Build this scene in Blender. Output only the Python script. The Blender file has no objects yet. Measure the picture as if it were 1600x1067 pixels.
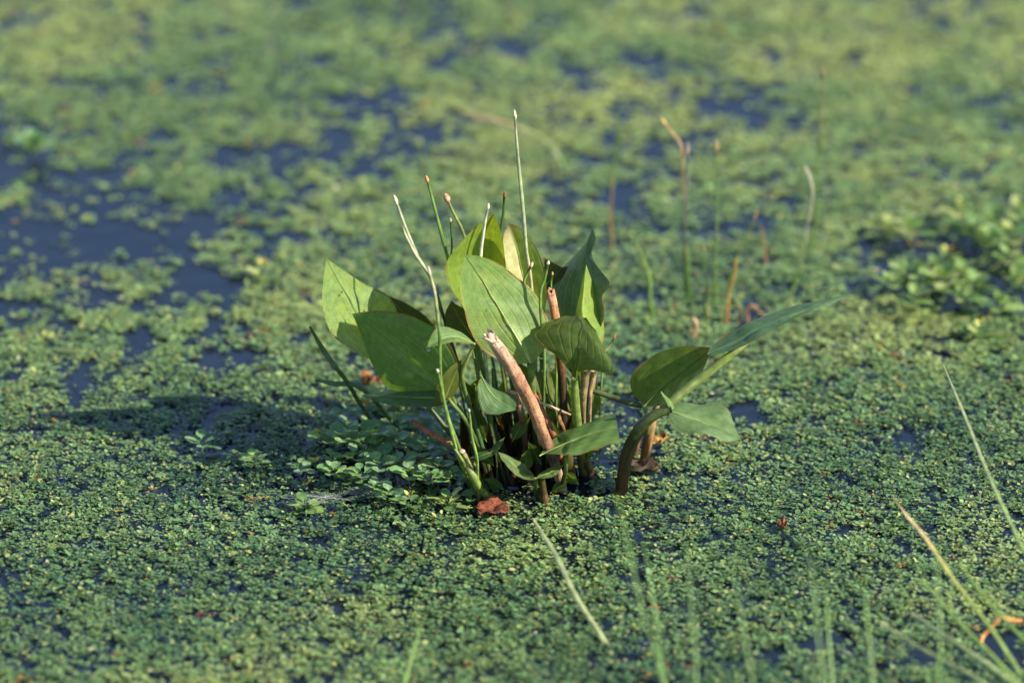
import bpy, math, random
import numpy as np
from mathutils import Vector

R = math.radians
random.seed(7)
rng = np.random.default_rng(11)
scene = bpy.context.scene
COL = scene.collection

# ------------------------------------------------------------------ camera
PITCH = R(22.0)
CAM_H = 2.0
FOCAL = 200.0
FPX = 1600 * FOCAL / 36.0            # focal length in photograph pixels
cam_d = bpy.data.cameras.new('camera')
cam = bpy.data.objects.new('camera', cam_d)
COL.objects.link(cam)
cam.location = (0, 0, CAM_H)
cam.rotation_euler = (math.pi / 2 - PITCH, 0, 0)
cam_d.lens = FOCAL
cam_d.sensor_width = 36
cam_d.clip_start = 0.05
cam_d.clip_end = 2000
scene.camera = cam

# ------------------------------------------------------------------ light
SUN_EL = R(34)
SUN_SIDE = R(24)                      # from the right, this much towards the camera
to_sun = Vector((math.cos(SUN_EL) * math.cos(SUN_SIDE), -math.cos(SUN_EL) * math.sin(SUN_SIDE), math.sin(SUN_EL)))
world = bpy.data.worlds.new('World')
scene.world = world
world.use_nodes = True
wn = world.node_tree.nodes
sky = wn.new('ShaderNodeTexSky')
sky.sky_type = 'NISHITA'
sky.sun_disc = False
sky.sun_elevation = SUN_EL
sky.sun_rotation = math.atan2(to_sun.x, to_sun.y)
sky.air_density = 1.0
sky.dust_density = 0.15
sky.ozone_density = 2.4
wn['Background'].inputs['Strength'].default_value = 0.10
world.node_tree.links.new(sky.outputs[0], wn['Background'].inputs[0])
sun_d = bpy.data.lights.new('sun', 'SUN')
sun = bpy.data.objects.new('sun', sun_d)
COL.objects.link(sun)
sun.location = (3, 2, 4)
sun.rotation_euler = (-to_sun).to_track_quat('-Z', 'Y').to_euler()
sun_d.energy = 5.0
sun_d.angle = R(0.55)
sun_d.color = (1.0, 0.91, 0.72)
vs = scene.view_settings
vs.view_transform = 'Standard'
vs.look = 'None'
vs.exposure = 1.08
vs.gamma = 1.0
vs.use_curve_mapping = False
scene.render.engine = 'CYCLES'
scene.cycles.max_bounces = 6
scene.cycles.transparent_max_bounces = 8

# ------------------------------------------------------------------ pixel <-> place
CP, SP = math.cos(PITCH), math.sin(PITCH)
def ray(u, v):
    a, b = u - 800.0, 533.5 - v
    return Vector((a, CP * FPX + SP * b, -SP * FPX + CP * b))
def G(u, v):                          # where the water surface is met
    d = ray(u, v)
    return Vector((0, 0, CAM_H)) + d * (CAM_H / -d.z)
Y0 = G(800, 745).y
def P(u, v, d):                       # d: centimetres behind the middle of the clump
    r = ray(u, v)
    return Vector((0, 0, CAM_H)) + r * ((Y0 + d * 0.01) / r.y)
def to_px(x, y, z=0.0):               # numpy arrays
    dz = z - CAM_H
    depth = y * CP - dz * SP
    return 800 + FPX * x / depth, 533.5 - FPX * (y * SP + dz * CP) / depth
def mpp(p):                           # metres per photograph pixel at a point
    return (p.y * CP - (p.z - CAM_H) * SP) / FPX
cam_d.dof.use_dof = True
_f = P(790, 640, -4)
cam_d.dof.focus_distance = _f.y * CP - (_f.z - CAM_H) * SP
cam_d.dof.aperture_fstop = 3.0

# ------------------------------------------------------------------ materials
def new_mat(name):
    m = bpy.data.materials.new(name)
    m.use_nodes = True
    nt = m.node_tree
    nt.nodes.clear()
    return m, nt, nt.nodes, nt.links
def N(nodes, t, **kw):
    n = nodes.new(t)
    for k, v in kw.items():
        setattr(n, k, v)
    return n
def math_node(nodes, links, op, a, b=None, c=None):
    n = nodes.new('ShaderNodeMath'); n.operation = op
    for i, x in enumerate((a, b, c)):
        if x is None: continue
        if isinstance(x, (int, float)): n.inputs[i].default_value = x
        else: links.new(x, n.inputs[i])
    return n.outputs[0]
def mixcol(nodes, links, mode, fac, a, b):
    n = nodes.new('ShaderNodeMix'); n.data_type = 'RGBA'; n.blend_type = mode
    for s, x in ((n.inputs[0], fac), (n.inputs[6], a), (n.inputs[7], b)):
        if isinstance(x, (int, float)): s.default_value = x
        elif isinstance(x, tuple): s.default_value = (*x, 1) if len(x) == 3 else x
        else: links.new(x, s)
    return n.outputs[2]

def leaf_material(name, trans, rough, tr_tint, veins=True, noise_scale=180.0, bump=0.25, spots=True, spec=.4):
    m, nt, nd, lk = new_mat(name)
    out = N(nd, 'ShaderNodeOutputMaterial')
    at = N(nd, 'ShaderNodeAttribute', attribute_name='Col')
    tc = N(nd, 'ShaderNodeTexCoord')
    nz = N(nd, 'ShaderNodeTexNoise'); nz.inputs['Scale'].default_value = noise_scale; nz.inputs['Detail'].default_value = 5
    lk.new(tc.outputs['Object'], nz.inputs['Vector'])
    mr = N(nd, 'ShaderNodeMapRange'); mr.inputs[1].default_value = .3; mr.inputs[2].default_value = .7
    mr.inputs[3].default_value = .82; mr.inputs[4].default_value = 1.18
    lk.new(nz.outputs[0], mr.inputs[0])
    col = mixcol(nd, lk, 'MULTIPLY', 1.0, at.outputs['Color'], mr.outputs[0])
    height = nz.outputs[0]
    if veins:
        uv = N(nd, 'ShaderNodeUVMap', uv_map='UVMap')
        sx = N(nd, 'ShaderNodeSeparateXYZ'); lk.new(uv.outputs[0], sx.inputs[0])
        s = math_node(nd, lk, 'ABSOLUTE', math_node(nd, lk, 'MULTIPLY_ADD', sx.outputs[0], 2.0, -1.0))
        t = sx.outputs[1]
        # arching main veins
        w = math_node(nd, lk, 'PINGPONG', math_node(nd, lk, 'MULTIPLY', s, 4.3), 0.5)
        vein = math_node(nd, lk, 'SUBTRACT', 1.0, math_node(nd, lk, 'SMOOTH_MIN', math_node(nd, lk, 'MULTIPLY', w, 7.0), 1.0, 0.2))
        # fine cross veins running forward from the midrib
        q = math_node(nd, lk, 'ADD', math_node(nd, lk, 'MULTIPLY', t, 38.0), math_node(nd, lk, 'MULTIPLY', s, -9.0))
        q = math_node(nd, lk, 'ADD', q, math_node(nd, lk, 'MULTIPLY', nz.outputs[0], 2.2))
        cw = math_node(nd, lk, 'PINGPONG', q, 0.5)
        col = mixcol(nd, lk, 'MIX', math_node(nd, lk, 'MULTIPLY', vein, 0.15), col, mixcol(nd, lk, 'MULTIPLY', 1.0, col, (1.9, 1.8, 1.5)))
        col = mixcol(nd, lk, 'MULTIPLY', math_node(nd, lk, 'MULTIPLY', cw, 0.55), col, (.62, .68, .6))
        height = math_node(nd, lk, 'ADD', math_node(nd, lk, 'MULTIPLY', cw, -.5), math_node(nd, lk, 'MULTIPLY', vein, -1.2))
        height = math_node(nd, lk, 'ADD', height, math_node(nd, lk, 'MULTIPLY', nz.outputs[0], .8))
        # broad blotches of paler / yellower tissue
        nb = N(nd, 'ShaderNodeTexNoise'); nb.inputs['Scale'].default_value = 38; nb.inputs['Detail'].default_value = 3
        lk.new(tc.outputs['Object'], nb.inputs['Vector'])
        mb = N(nd, 'ShaderNodeMapRange'); mb.inputs[1].default_value = .52; mb.inputs[2].default_value = .75; mb.inputs[4].default_value = .55
        lk.new(nb.outputs[0], mb.inputs[0])
        col = mixcol(nd, lk, 'MIX', mb.outputs[0], col, mixcol(nd, lk, 'MULTIPLY', 1.0, col, (1.45, 1.18, .8)))
        # withered brown stretches of the margin
        ne = N(nd, 'ShaderNodeTexNoise'); ne.inputs['Scale'].default_value = 48; ne.inputs['Detail'].default_value = 4
        lk.new(tc.outputs['Object'], ne.inputs['Vector'])
        er = math_node(nd, lk, 'MULTIPLY', math_node(nd, lk, 'GREATER_THAN', math_node(nd, lk, 'ADD', s, math_node(nd, lk, 'MULTIPLY', nz.outputs[0], .10)), .985), math_node(nd, lk, 'GREATER_THAN', ne.outputs[0], .5))
        col = mixcol(nd, lk, 'MIX', math_node(nd, lk, 'MULTIPLY', er, .7), col, (.19, .11, .045))
        if spots:
            vo = N(nd, 'ShaderNodeTexVoronoi'); vo.inputs['Scale'].default_value = 95
            lk.new(tc.outputs['Object'], vo.inputs['Vector'])
            ms = N(nd, 'ShaderNodeMapRange'); ms.inputs[1].default_value = .10; ms.inputs[2].default_value = .17
            ms.inputs[3].default_value = .75; ms.inputs[4].default_value = 0
            lk.new(vo.outputs['Distance'], ms.inputs[0])
            # only where a second noise is high
            n2 = N(nd, 'ShaderNodeTexNoise'); n2.inputs['Scale'].default_value = 55; lk.new(tc.outputs['Object'], n2.inputs['Vector'])
            g = math_node(nd, lk, 'GREATER_THAN', n2.outputs[0], .56)
            col = mixcol(nd, lk, 'MIX', math_node(nd, lk, 'MULTIPLY', ms.outputs[0], g), col, (.05, .035, .012))
    pb = N(nd, 'ShaderNodeBsdfPrincipled')
    lk.new(col, pb.inputs['Base Color'])
    pb.inputs['Roughness'].default_value = rough
    pb.inputs['Specular IOR Level'].default_value = spec
    bp = N(nd, 'ShaderNodeBump'); bp.inputs['Strength'].default_value = bump; bp.inputs['Distance'].default_value = .0006
    lk.new(height, bp.inputs['Height']); lk.new(bp.outputs[0], pb.inputs['Normal'])
    tr = N(nd, 'ShaderNodeBsdfTranslucent')
    lk.new(mixcol(nd, lk, 'MULTIPLY', 1.0, col, tr_tint), tr.inputs[0])
    mx = N(nd, 'ShaderNodeMixShader'); mx.inputs[0].default_value = trans
    lk.new(pb.outputs[0], mx.inputs[1]); lk.new(tr.outputs[0], mx.inputs[2])
    lk.new(mx.outputs[0], out.inputs[0])
    return m

def stem_material(name, rough=.45, speck=.3, spec=.45):
    m, nt, nd, lk = new_mat(name)
    out = N(nd, 'ShaderNodeOutputMaterial')
    at = N(nd, 'ShaderNodeAttribute', attribute_name='Col')
    tc = N(nd, 'ShaderNodeTexCoord')
    uv = N(nd, 'ShaderNodeUVMap', uv_map='UVMap')
    mp = N(nd, 'ShaderNodeMapping'); mp.inputs['Scale'].default_value = (14, 1.6, 1)
    lk.new(uv.outputs[0], mp.inputs[0])
    n1 = N(nd, 'ShaderNodeTexNoise'); n1.inputs['Scale'].default_value = 2.2; n1.inputs['Detail'].default_value = 4
    lk.new(mp.outputs[0], n1.inputs['Vector'])
    n2 = N(nd, 'ShaderNodeTexNoise'); n2.inputs['Scale'].default_value = 130; n2.inputs['Detail'].default_value = 4
    lk.new(tc.outputs['Object'], n2.inputs['Vector'])
    f = math_node(nd, lk, 'MULTIPLY', n1.outputs[0], n2.outputs[0])
    mr = N(nd, 'ShaderNodeMapRange'); mr.inputs[1].default_value = .12; mr.inputs[2].default_value = .40
    mr.inputs[3].default_value = .5; mr.inputs[4].default_value = 1.45
    lk.new(f, mr.inputs[0])
    col = mixcol(nd, lk, 'MULTIPLY', 1.0, at.outputs['Color'], mr.outputs[0])
    n4 = N(nd, 'ShaderNodeTexNoise'); n4.inputs['Scale'].default_value = 520; n4.inputs['Detail'].default_value = 3
    lk.new(tc.outputs['Object'], n4.inputs['Vector'])
    m4 = N(nd, 'ShaderNodeMapRange'); m4.inputs[1].default_value = .54; m4.inputs[2].default_value = .66; m4.inputs[4].default_value = speck
    lk.new(n4.outputs[0], m4.inputs[0])
    col = mixcol(nd, lk, 'MULTIPLY', m4.outputs[0], col, (.25, .2, .17))
    pb = N(nd, 'ShaderNodeBsdfPrincipled')
    lk.new(col, pb.inputs['Base Color'])
    pb.inputs['Roughness'].default_value = rough
    pb.inputs['Specular IOR Level'].default_value = spec
    bp = N(nd, 'ShaderNodeBump'); bp.inputs['Strength'].default_value = .8; bp.inputs['Distance'].default_value = .0006
    lk.new(n1.outputs[0], bp.inputs['Height']); lk.new(bp.outputs[0], pb.inputs['Normal'])
    lk.new(pb.outputs[0], out.inputs[0])
    return m

M_LEAF = leaf_material('broad_leaf', .40, .46, (1.9, 1.7, .45), bump=.5, spec=.28)
M_SHADE_LEAF = leaf_material('shade_leaf', .10, .36, (1.6, 1.6, .6), bump=.5, spec=.5)  # passes little light, standing in for a leaf in shade
M_SMALL = leaf_material('small_leaf', .25, .35, (1.7, 1.6, .5), veins=False, noise_scale=260)
M_MAT = leaf_material('duckweed', .22, .36, (1.7, 1.6, .5), veins=False, noise_scale=420, bump=.15)
M_STEM = stem_material('green_stem', .38)
M_DRY = stem_material('dry_stalk', .68, speck=.85, spec=.25)
M_WET = stem_material('wet_stalk', .3, speck=.7, spec=.5)

def water_material():
    m, nt, nd, lk = new_mat('pond_water')
    out = N(nd, 'ShaderNodeOutputMaterial')
    tc = N(nd, 'ShaderNodeTexCoord')
    n1 = N(nd, 'ShaderNodeTexNoise'); n1.inputs['Scale'].default_value = 22; n1.inputs['Detail'].default_value = 2
    lk.new(tc.outputs['Object'], n1.inputs['Vector'])
    bp = N(nd, 'ShaderNodeBump'); bp.inputs['Strength'].default_value = .25; bp.inputs['Distance'].default_value = .004
    lk.new(n1.outputs[0], bp.inputs['Height'])
    pb = N(nd, 'ShaderNodeBsdfPrincipled')
    n3 = N(nd, 'ShaderNodeTexNoise'); n3.inputs['Scale'].default_value = 9; n3.inputs['Detail'].default_value = 5
    lk.new(tc.outputs['Object'], n3.inputs['Vector'])
    c = mixcol(nd, lk, 'MIX', n3.outputs[0], (.004, .009, .024), (.010, .016, .030))
    lk.new(c, pb.inputs['Base Color'])
    pb.inputs['Roughness'].default_value = .10
    pb.inputs['IOR'].default_value = 1.33
    lk.new(bp.outputs[0], pb.inputs['Normal'])
    # far off, where single fronds are too small to see, the cover itself
    df = N(nd, 'ShaderNodeBsdfPrincipled')
    df.inputs['Roughness'].default_value = .7
    n4 = N(nd, 'ShaderNodeTexNoise'); n4.inputs['Scale'].default_value = 40; n4.inputs['Detail'].default_value = 6
    lk.new(tc.outputs['Object'], n4.inputs['Vector'])
    lk.new(mixcol(nd, lk, 'MIX', n4.outputs[0], (.04, .08, .025), (.20, .24, .07)), df.inputs['Base Color'])
    sp = N(nd, 'ShaderNodeSeparateXYZ'); lk.new(tc.outputs['Object'], sp.inputs[0])
    ax = math_node(nd, lk, 'SUBTRACT', math_node(nd, lk, 'ABSOLUTE', sp.outputs[0]), 1.55)
    ay = math_node(nd, lk, 'SUBTRACT', math_node(nd, lk, 'ABSOLUTE', math_node(nd, lk, 'SUBTRACT', sp.outputs[1], 5.7)), 2.6)
    away = math_node(nd, lk, 'MULTIPLY', math_node(nd, lk, 'MAXIMUM', ax, ay), 2.5)
    n5 = N(nd, 'ShaderNodeTexNoise'); n5.inputs['Scale'].default_value = 5; n5.inputs['Detail'].default_value = 6
    lk.new(tc.outputs['Object'], n5.inputs['Vector'])
    gt = math_node(nd, lk, 'GREATER_THAN', n5.outputs[0], .44)
    fac = N(nd, 'ShaderNodeClamp'); lk.new(away, fac.inputs[0])
    mx = N(nd, 'ShaderNodeMixShader')
    lk.new(math_node(nd, lk, 'MULTIPLY', fac.outputs[0], gt), mx.inputs[0])
    lk.new(pb.outputs[0], mx.inputs[1]); lk.new(df.outputs[0], mx.inputs[2])
    lk.new(mx.outputs[0], out.inputs[0])
    return m
M_WATER = water_material()

def glass_material():
    m, nt, nd, lk = new_mat('dew')
    out = N(nd, 'ShaderNodeOutputMaterial')
    pb = N(nd, 'ShaderNodeBsdfPrincipled')
    pb.inputs['Roughness'].default_value = .02
    pb.inputs['IOR'].default_value = 1.33
    pb.inputs['Transmission Weight'].default_value = 1
    lk.new(pb.outputs[0], out.inputs[0])
    return m
M_DEW = glass_material()
def web_material():
    m, nt, nd, lk = new_mat('silk')
    out = N(nd, 'ShaderNodeOutputMaterial')
    pb = N(nd, 'ShaderNodeBsdfPrincipled')
    nz = N(nd, 'ShaderNodeTexNoise'); nz.inputs['Scale'].default_value = 60
    lk.new(mixcol(nd, lk, 'MIX', nz.outputs[0], (.55, .58, .62), (.8, .82, .85)), pb.inputs['Base Color'])
    pb.inputs['Roughness'].default_value = .3
    lk.new(pb.outputs[0], out.inputs[0])
    return m
M_WEB = web_material()

# ------------------------------------------------------------------ mesh helpers
def make_mesh(name, verts, faces, mat, cols=None, uvs=None, smooth=True):
    me = bpy.data.meshes.new(name)
    me.from_pydata([tuple(v) for v in verts], [], faces)
    if cols is not None:
        a = me.color_attributes.new('Col', 'FLOAT_COLOR', 'POINT')
        a.data.foreach_set('color', np.array([(c[0], c[1], c[2], 1.0) for c in cols], dtype=np.float32).ravel())
    if uvs is not None:
        ul = me.uv_layers.new(name='UVMap')
        idx = np.empty(len(me.loops), dtype=np.int32); me.loops.foreach_get('vertex_index', idx)
        ul.data.foreach_set('uv', np.array(uvs, dtype=np.float32)[idx].ravel())
    if smooth:
        me.polygons.foreach_set('use_smooth', np.ones(len(me.polygons), dtype=bool))
    me.materials.append(mat)
    me.update()
    return me
def link(name, me, parent=None, loc=(0, 0, 0)):
    o = bpy.data.objects.new(name, me)
    COL.objects.link(o)
    o.location = loc
    if parent is not None: o.parent = parent
    return o
def tag(o, label=None, cat=None, group=None, kind=None):
    if label: o['label'] = label
    if cat: o['category'] = cat
    if group: o['group'] = group
    if kind: o['kind'] = kind
    return o
def thing(name, label, cat, loc, group=None):
    o = bpy.data.objects.new(name, None)
    o.empty_display_size = .02
    COL.objects.link(o)
    o.location = loc
    return tag(o, label, cat, group)

def catmull(pts, n):
    """n points evenly spaced along a smooth curve through pts (any dimension)."""
    pts = np.array(pts, dtype=float)
    if len(pts) == 2:
        t = np.linspace(0, 1, n)[:, None]
        return pts[0] * (1 - t) + pts[1] * t
    ext = np.vstack([2 * pts[0] - pts[1], pts, 2 * pts[-1] - pts[-2]])
    fine = []
    for i in range(1, len(ext) - 2):
        p0, p1, p2, p3 = ext[i - 1:i + 3]
        for t in np.linspace(0, 1, 24, endpoint=False):
            fine.append(.5 * (2 * p1 + (p2 - p0) * t + (2 * p0 - 5 * p1 + 4 * p2 - p3) * t * t + (3 * p1 - p0 - 3 * p2 + p3) * t ** 3))
    fine.append(ext[-2])
    fine = np.array(fine)
    seg = np.linalg.norm(np.diff(fine[:, :3], axis=0), axis=1)
    s = np.concatenate([[0], np.cumsum(seg)])
    tt = np.linspace(0, s[-1], n)
    return np.stack([np.interp(tt, s, fine[:, k]) for k in range(fine.shape[1])], axis=1)

def pt3(p):
    """(u, v, d) or (u, v, 'g') for a point on the water."""
    return G(p[0], p[1]) if p[2] == 'g' else P(*p[:3])

def tube_mesh(name, ctrl, mat, cols, origin, n=18, sides=8, flat=1.0, hollow=False, sink=True, wob=0.0, wig=0.0):
    """ctrl: (u, v, d, width_px) from top to bottom; cols: colours along it."""
    rows = []
    for p in ctrl:
        q = pt3(p)
        rows.append([q.x, q.y, q.z, .5 * p[3] * mpp(q)])
    if sink and ctrl[-1][2] == 'g':
        a = np.array(rows[-1]); b = np.array(rows[-2])
        dirn = (a - b)[:3]; dirn /= np.linalg.norm(dirn)
        rows.append([*(a[:3] + dirn * .02), a[3]])
    c = catmull(rows, n)
    if wig:
        f = np.linspace(0, 1, n); p1, p2 = random.random() * 6, random.random() * 6
        e = wig * np.sin(np.pi * f) ** .5
        c[:, 0] += e * (np.sin(f * 7 + p1) + .5 * np.sin(f * 17 + p2)); c[:, 1] += e * np.sin(f * 6 + p2)
    verts, faces, vc, uvs = [], [], [], []
    cols = np.array(cols, dtype=float)
    if cols.ndim == 1: cols = cols[None]
    tang = np.gradient(c[:, :3], axis=0)
    ref = np.array([0.3, -1.0, 0.2])
    seed = random.random() * 100
    for i in range(n):
        t = tang[i] / np.linalg.norm(tang[i])
        b = np.cross(t, ref); b /= np.linalg.norm(b)
        k = np.cross(b, t)
        f = i / (n - 1)
        cc = cols[0] if len(cols) == 1 else np.array([np.interp(f, np.linspace(0, 1, len(cols)), cols[:, j]) for j in range(3)])
        for s in range(sides):
            a = 2 * math.pi * s / sides
            r = c[i, 3] * (1 + wob * math.sin(a * 3 + i * .7 + seed) + wob * .6 * math.sin(i * 1.9 + seed + a))
            off = b * math.cos(a) * r + k * math.sin(a) * r * flat
            p = c[i, :3] + off
            if hollow and i == 0:
                p = p - t * r * (1.3 * abs(math.sin(a * 1.5 + seed)) + .45 * math.sin(5 * a + seed))
            verts.append(p - origin); vc.append(cc); uvs.append((s / sides, f))
    for i in range(n - 1):
        for s in range(sides):
            s2 = (s + 1) % sides
            faces.append((i * sides + s, i * sides + s2, (i + 1) * sides + s2, (i + 1) * sides + s))
    def cap(ring, inner=.62, depth=0.0, dark=.35):
        t = tang[0] / np.linalg.norm(tang[0]) if ring == 0 else -tang[-1] / np.linalg.norm(tang[-1])
        cen = np.mean([verts[ring * sides + s] for s in range(sides)], axis=0)
        if depth > 0:
            base = len(verts)
            for s in range(sides):
                p = np.array(verts[ring * sides + s]); verts.append(cen + (p - cen) * inner)
                vc.append(np.array(vc[ring * sides + s]) * 1.15); uvs.append((s / sides, 0))
            low = len(verts)
            for s in range(sides):
                p = np.array(verts[base + s]); verts.append(p + t * depth)
                vc.append(np.array(vc[ring * sides + s]) * dark); uvs.append((s / sides, .1))  # inside of the hollow darkened in its colour as shade
            for s in range(sides):
                s2 = (s + 1) % sides
                faces.append((ring * sides + s2, ring * sides + s, base + s, base + s2))
                faces.append((base + s2, base + s, low + s, low + s2))
            faces.append(tuple(low + s for s in range(sides)))
        else:
            faces.append(tuple(ring * sides + s for s in (range(sides) if ring == 0 else reversed(range(sides)))))
    cap(0, inner=.74, depth=c[0, 3] * 2.4 if hollow else 0, dark=.10)
    cap(n - 1)
    return make_mesh(name, verts, faces, mat, vc, uvs)

def leaf_mesh(name, L, M, Rr, col, origin, edge=None, bulge=.10, wave=.02, n=28, h=10, tipcol=None, basecol=None, halves=None, mat=None):
    """A blade lofted from its two margins and its midrib; every line runs base -> tip as (u, v, d)."""
    def curve(c): return catmull([list(pt3(p)) for p in c], n)
    l, m, r = curve(L), curve(M), curve(Rr)
    verts, cols, uvs, faces = [], [], [], []
    ph = random.random() * 6
    col = np.array(col, float)
    for i in range(n):
        t = i / (n - 1)
        ax = l[i] - r[i]
        w = np.linalg.norm(ax) + 1e-9
        tg = m[min(i + 1, n - 1)] - m[max(i - 1, 0)]
        nn = np.cross(tg, ax); nn /= (np.linalg.norm(nn) + 1e-12)
        if nn[1] > 0: nn = -nn
        for j in range(-h, h + 1):
            s = j / h
            e = l[i] if s < 0 else r[i]
            p = m[i] * (1 - abs(s)) + e * abs(s)
            p = p + nn * w * bulge * math.sin(math.pi * abs(s)) * .5
            p = p + nn * w * wave * (s * s) * math.sin(t * 11 + ph + (1.3 if s > 0 else 0)) + nn * w * .008 * math.sin(t * 27 + s * 6 + ph)
            verts.append(p - origin)
            c = col.copy()
            if halves is not None: c = np.array(halves[0] if s < -0.03 else (halves[1] if s > .03 else (np.array(halves[0]) + np.array(halves[1])) / 2), float)
            if tipcol is not None: c = c + (np.array(tipcol) - c) * max(0, (t - .72) / .28) ** 2
            if basecol is not None: c = c + (np.array(basecol) - c) * max(0, (.3 - t) / .3)
            if edge is not None and abs(s) > .97: c = c + (np.array(edge) - c) * .45
            if abs(s) < .12: c = c * (1 + .5 * (1 - t))
            cols.append(c); uvs.append((s * .5 + .5, t))
    k = 2 * h + 1
    for i in range(n - 1):
        for j in range(2 * h):
            faces.append((i * k + j, i * k + j + 1, (i + 1) * k + j + 1, (i + 1) * k + j))
    return make_mesh(name, verts, faces, mat or M_LEAF, cols, uvs)

def scatter_blob(u, v, wpx, hpx, lift, name, col, label, cat, seed, group=None, mat=None):
    """A crumpled dead leaf: a curled, puckered sheet lying on the mat."""
    rr = random.Random(seed)
    o = G(u, v)
    w = wpx * mpp(o); dep = hpx * mpp(o) / SP
    n = 13
    verts, faces, cols, uvs = [], [], [], []
    ph = [rr.random() * 6 for _ in range(6)]
    for i in range(n):
        for j in range(n):
            a = i / (n - 1) * 2 - 1; b = j / (n - 1) * 2 - 1
            wid = math.sqrt(max(0.02, 1 - abs(a) ** 2.2)) * (1 + .15 * math.sin(a * 7 + ph[0]))
            x = a * w * .5 + .06 * w * math.sin(b * 5 + ph[1])
            y = b * wid * dep * .5 + .08 * dep * math.sin(a * 6 + ph[2])
            z = .006 + lift * (.30 * abs(b) ** 1.6 + .35 * math.sin(a * 4 + ph[3]) * math.cos(b * 3 + ph[4]) + .10 * math.sin(a * 11 + b * 8 + ph[5]) + .25)
            verts.append((x, y, max(z, .002))); uvs.append((b * .5 + .5, a * .5 + .5))
            f = .7 + .5 * rr.random(); cols.append([c * f for c in col])
    for i in range(n - 1):
        for j in range(n - 1):
            faces.append((i * n + j, (i + 1) * n + j, (i + 1) * n + j + 1, i * n + j + 1))
    ob = link(name, make_mesh(name, verts, faces, mat or M_DRY, cols, uvs), None, o)
    return tag(ob, label, cat, group)

# ------------------------------------------------------------------ the water
wm = make_mesh('water', [(-400, -200, 0), (400, -200, 0), (400, 800, 0), (-400, 800, 0)], [(0, 1, 2, 3)], M_WATER, smooth=False)
tag(link('water', wm), kind='structure')

# ------------------------------------------------------------------ the duckweed mat
def lattice(x, y, cell, seed):
    r = np.random.default_rng(seed)
    T = r.random((257, 257))
    gx, gy = x / cell + 1000, y / cell + 1000
    ix, iy = np.floor(gx).astype(int), np.floor(gy).astype(int)
    fx, fy = gx - ix, gy - iy
    fx = fx * fx * (3 - 2 * fx); fy = fy * fy * (3 - 2 * fy)
    a, b = ix % 256, iy % 256
    return (T[a, b] * (1 - fx) + T[a + 1, b] * fx) * (1 - fy) + (T[a, b + 1] * (1 - fx) + T[a + 1, b + 1] * fx) * fy

# open water between the fronds, plus gaps made to darken rosettes and clump foot like shade: centre and half-size in photograph pixels, strength
POOLS = [(60, 365, 240, 52, .40), (30, 275, 90, 45, .4), (330, 110, 55, 26, .42), (310, 150, 45, 16, .32), (170, 140, 60, 16, .25), (450, 322, 70, 22, .35),
         (250, 350, 110, 40, .34), (370, 250, 60, 20, .25), (430, 372, 60, 20, .4), (150, 300, 90, 24, .4), (70, 195, 70, 26, .25), (350, 260, 50, 20, .3),
         (545, 182, 70, 22, .32), (500, 70, 80, 24, .28), (620, 20, 80, 16, .2), (720, 110, 60, 18, .22), (770, 75, 50, 18, .2),
         (870, 255, 48, 30, .42), (900, 92, 150, 22, .34), (1010, 100, 90, 22, .34), (1200, 60, 70, 26, .3), (1090, 30, 60, 16, .2), (1330, 40, 50, 18, .15),
         (1340, 398, 75, 34, .42), (1290, 445, 75, 24, .35), (1200, 360, 110, 22, .3), (1080, 285, 60, 14, .25), (1020, 350, 70, 20, .28), (1220, 405, 60, 20, .3),
         (990, 460, 60, 26, .25), (1130, 440, 60, 40, .25), (1180, 500, 50, 24, .28), (960, 572, 60, 22, .42), (965, 610, 50, 18, .42), (1170, 650, 60, 24, .36),
         (1120, 665, 40, 16, .25), (930, 690, 60, 32, .4), (830, 745, 120, 42, .34), (1000, 720, 60, 22, .30), (430, 565, 90, 26, .26), (370, 590, 80, 22, .24), (250, 560, 140, 26, .14), (150, 600, 140, 26, .12), (300, 630, 140, 24, .14), (480, 520, 60, 18, .25),
         (90, 410, 130, 36, .3), (40, 480, 70, 30, .28), (200, 470, 70, 26, .25), (310, 400, 80, 24, .25), (80, 640, 60, 16, .25), (230, 620, 80, 14, .2),
         (480, 640, 100, 30, .25), (330, 670, 120, 22, .25), (70, 830, 70, 14, .36), (30, 850, 60, 14, .36), (610, 690, 90, 44, .5), (630, 740, 80, 24, .45), (700, 740, 70, 34, .5), (830, 760, 110, 26, .5), (1400, 395, 60, 20, .3), (1540, 395, 80, 34, .8), (1480, 455, 110, 34, .8), (1570, 480, 50, 16, .35), (1535, 540, 36, 10, .5), (320, 708, 40, 12, .4), (500, 752, 36, 10, .5),
         (1230, 870, 46, 14, .4), (1260, 890, 40, 10, .3), (1290, 1012, 70, 22, .40), (1440, 1015, 80, 26, .38), (1210, 1030, 50, 16, .3), (1590, 960, 40, 22, .35),
         (1590, 800, 30, 18, .34), (1560, 640, 70, 14, .15), (1020, 905, 40, 10, .25), (1100, 745, 70, 12, .2), (1130, 790, 60, 8, .2), (990, 800, 30, 10, .2),
         (1350, 610, 70, 12, .12), (1450, 700, 60, 8, .12), (600, 860, 30, 8, .15), (410, 960, 30, 6, .12), (750, 900, 26, 6, .15), (560, 1030, 40, 8, .15),
         (480, 420, 60, 16, .2), (590, 440, 60, 20, .2), (640, 330, 50, 20, .2), (600, 230, 60, 18, .18), (900, 300, 50, 16, .2), (1420, 140, 60, 20, .14), (1530, 60, 50, 20, .12)]
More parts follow.
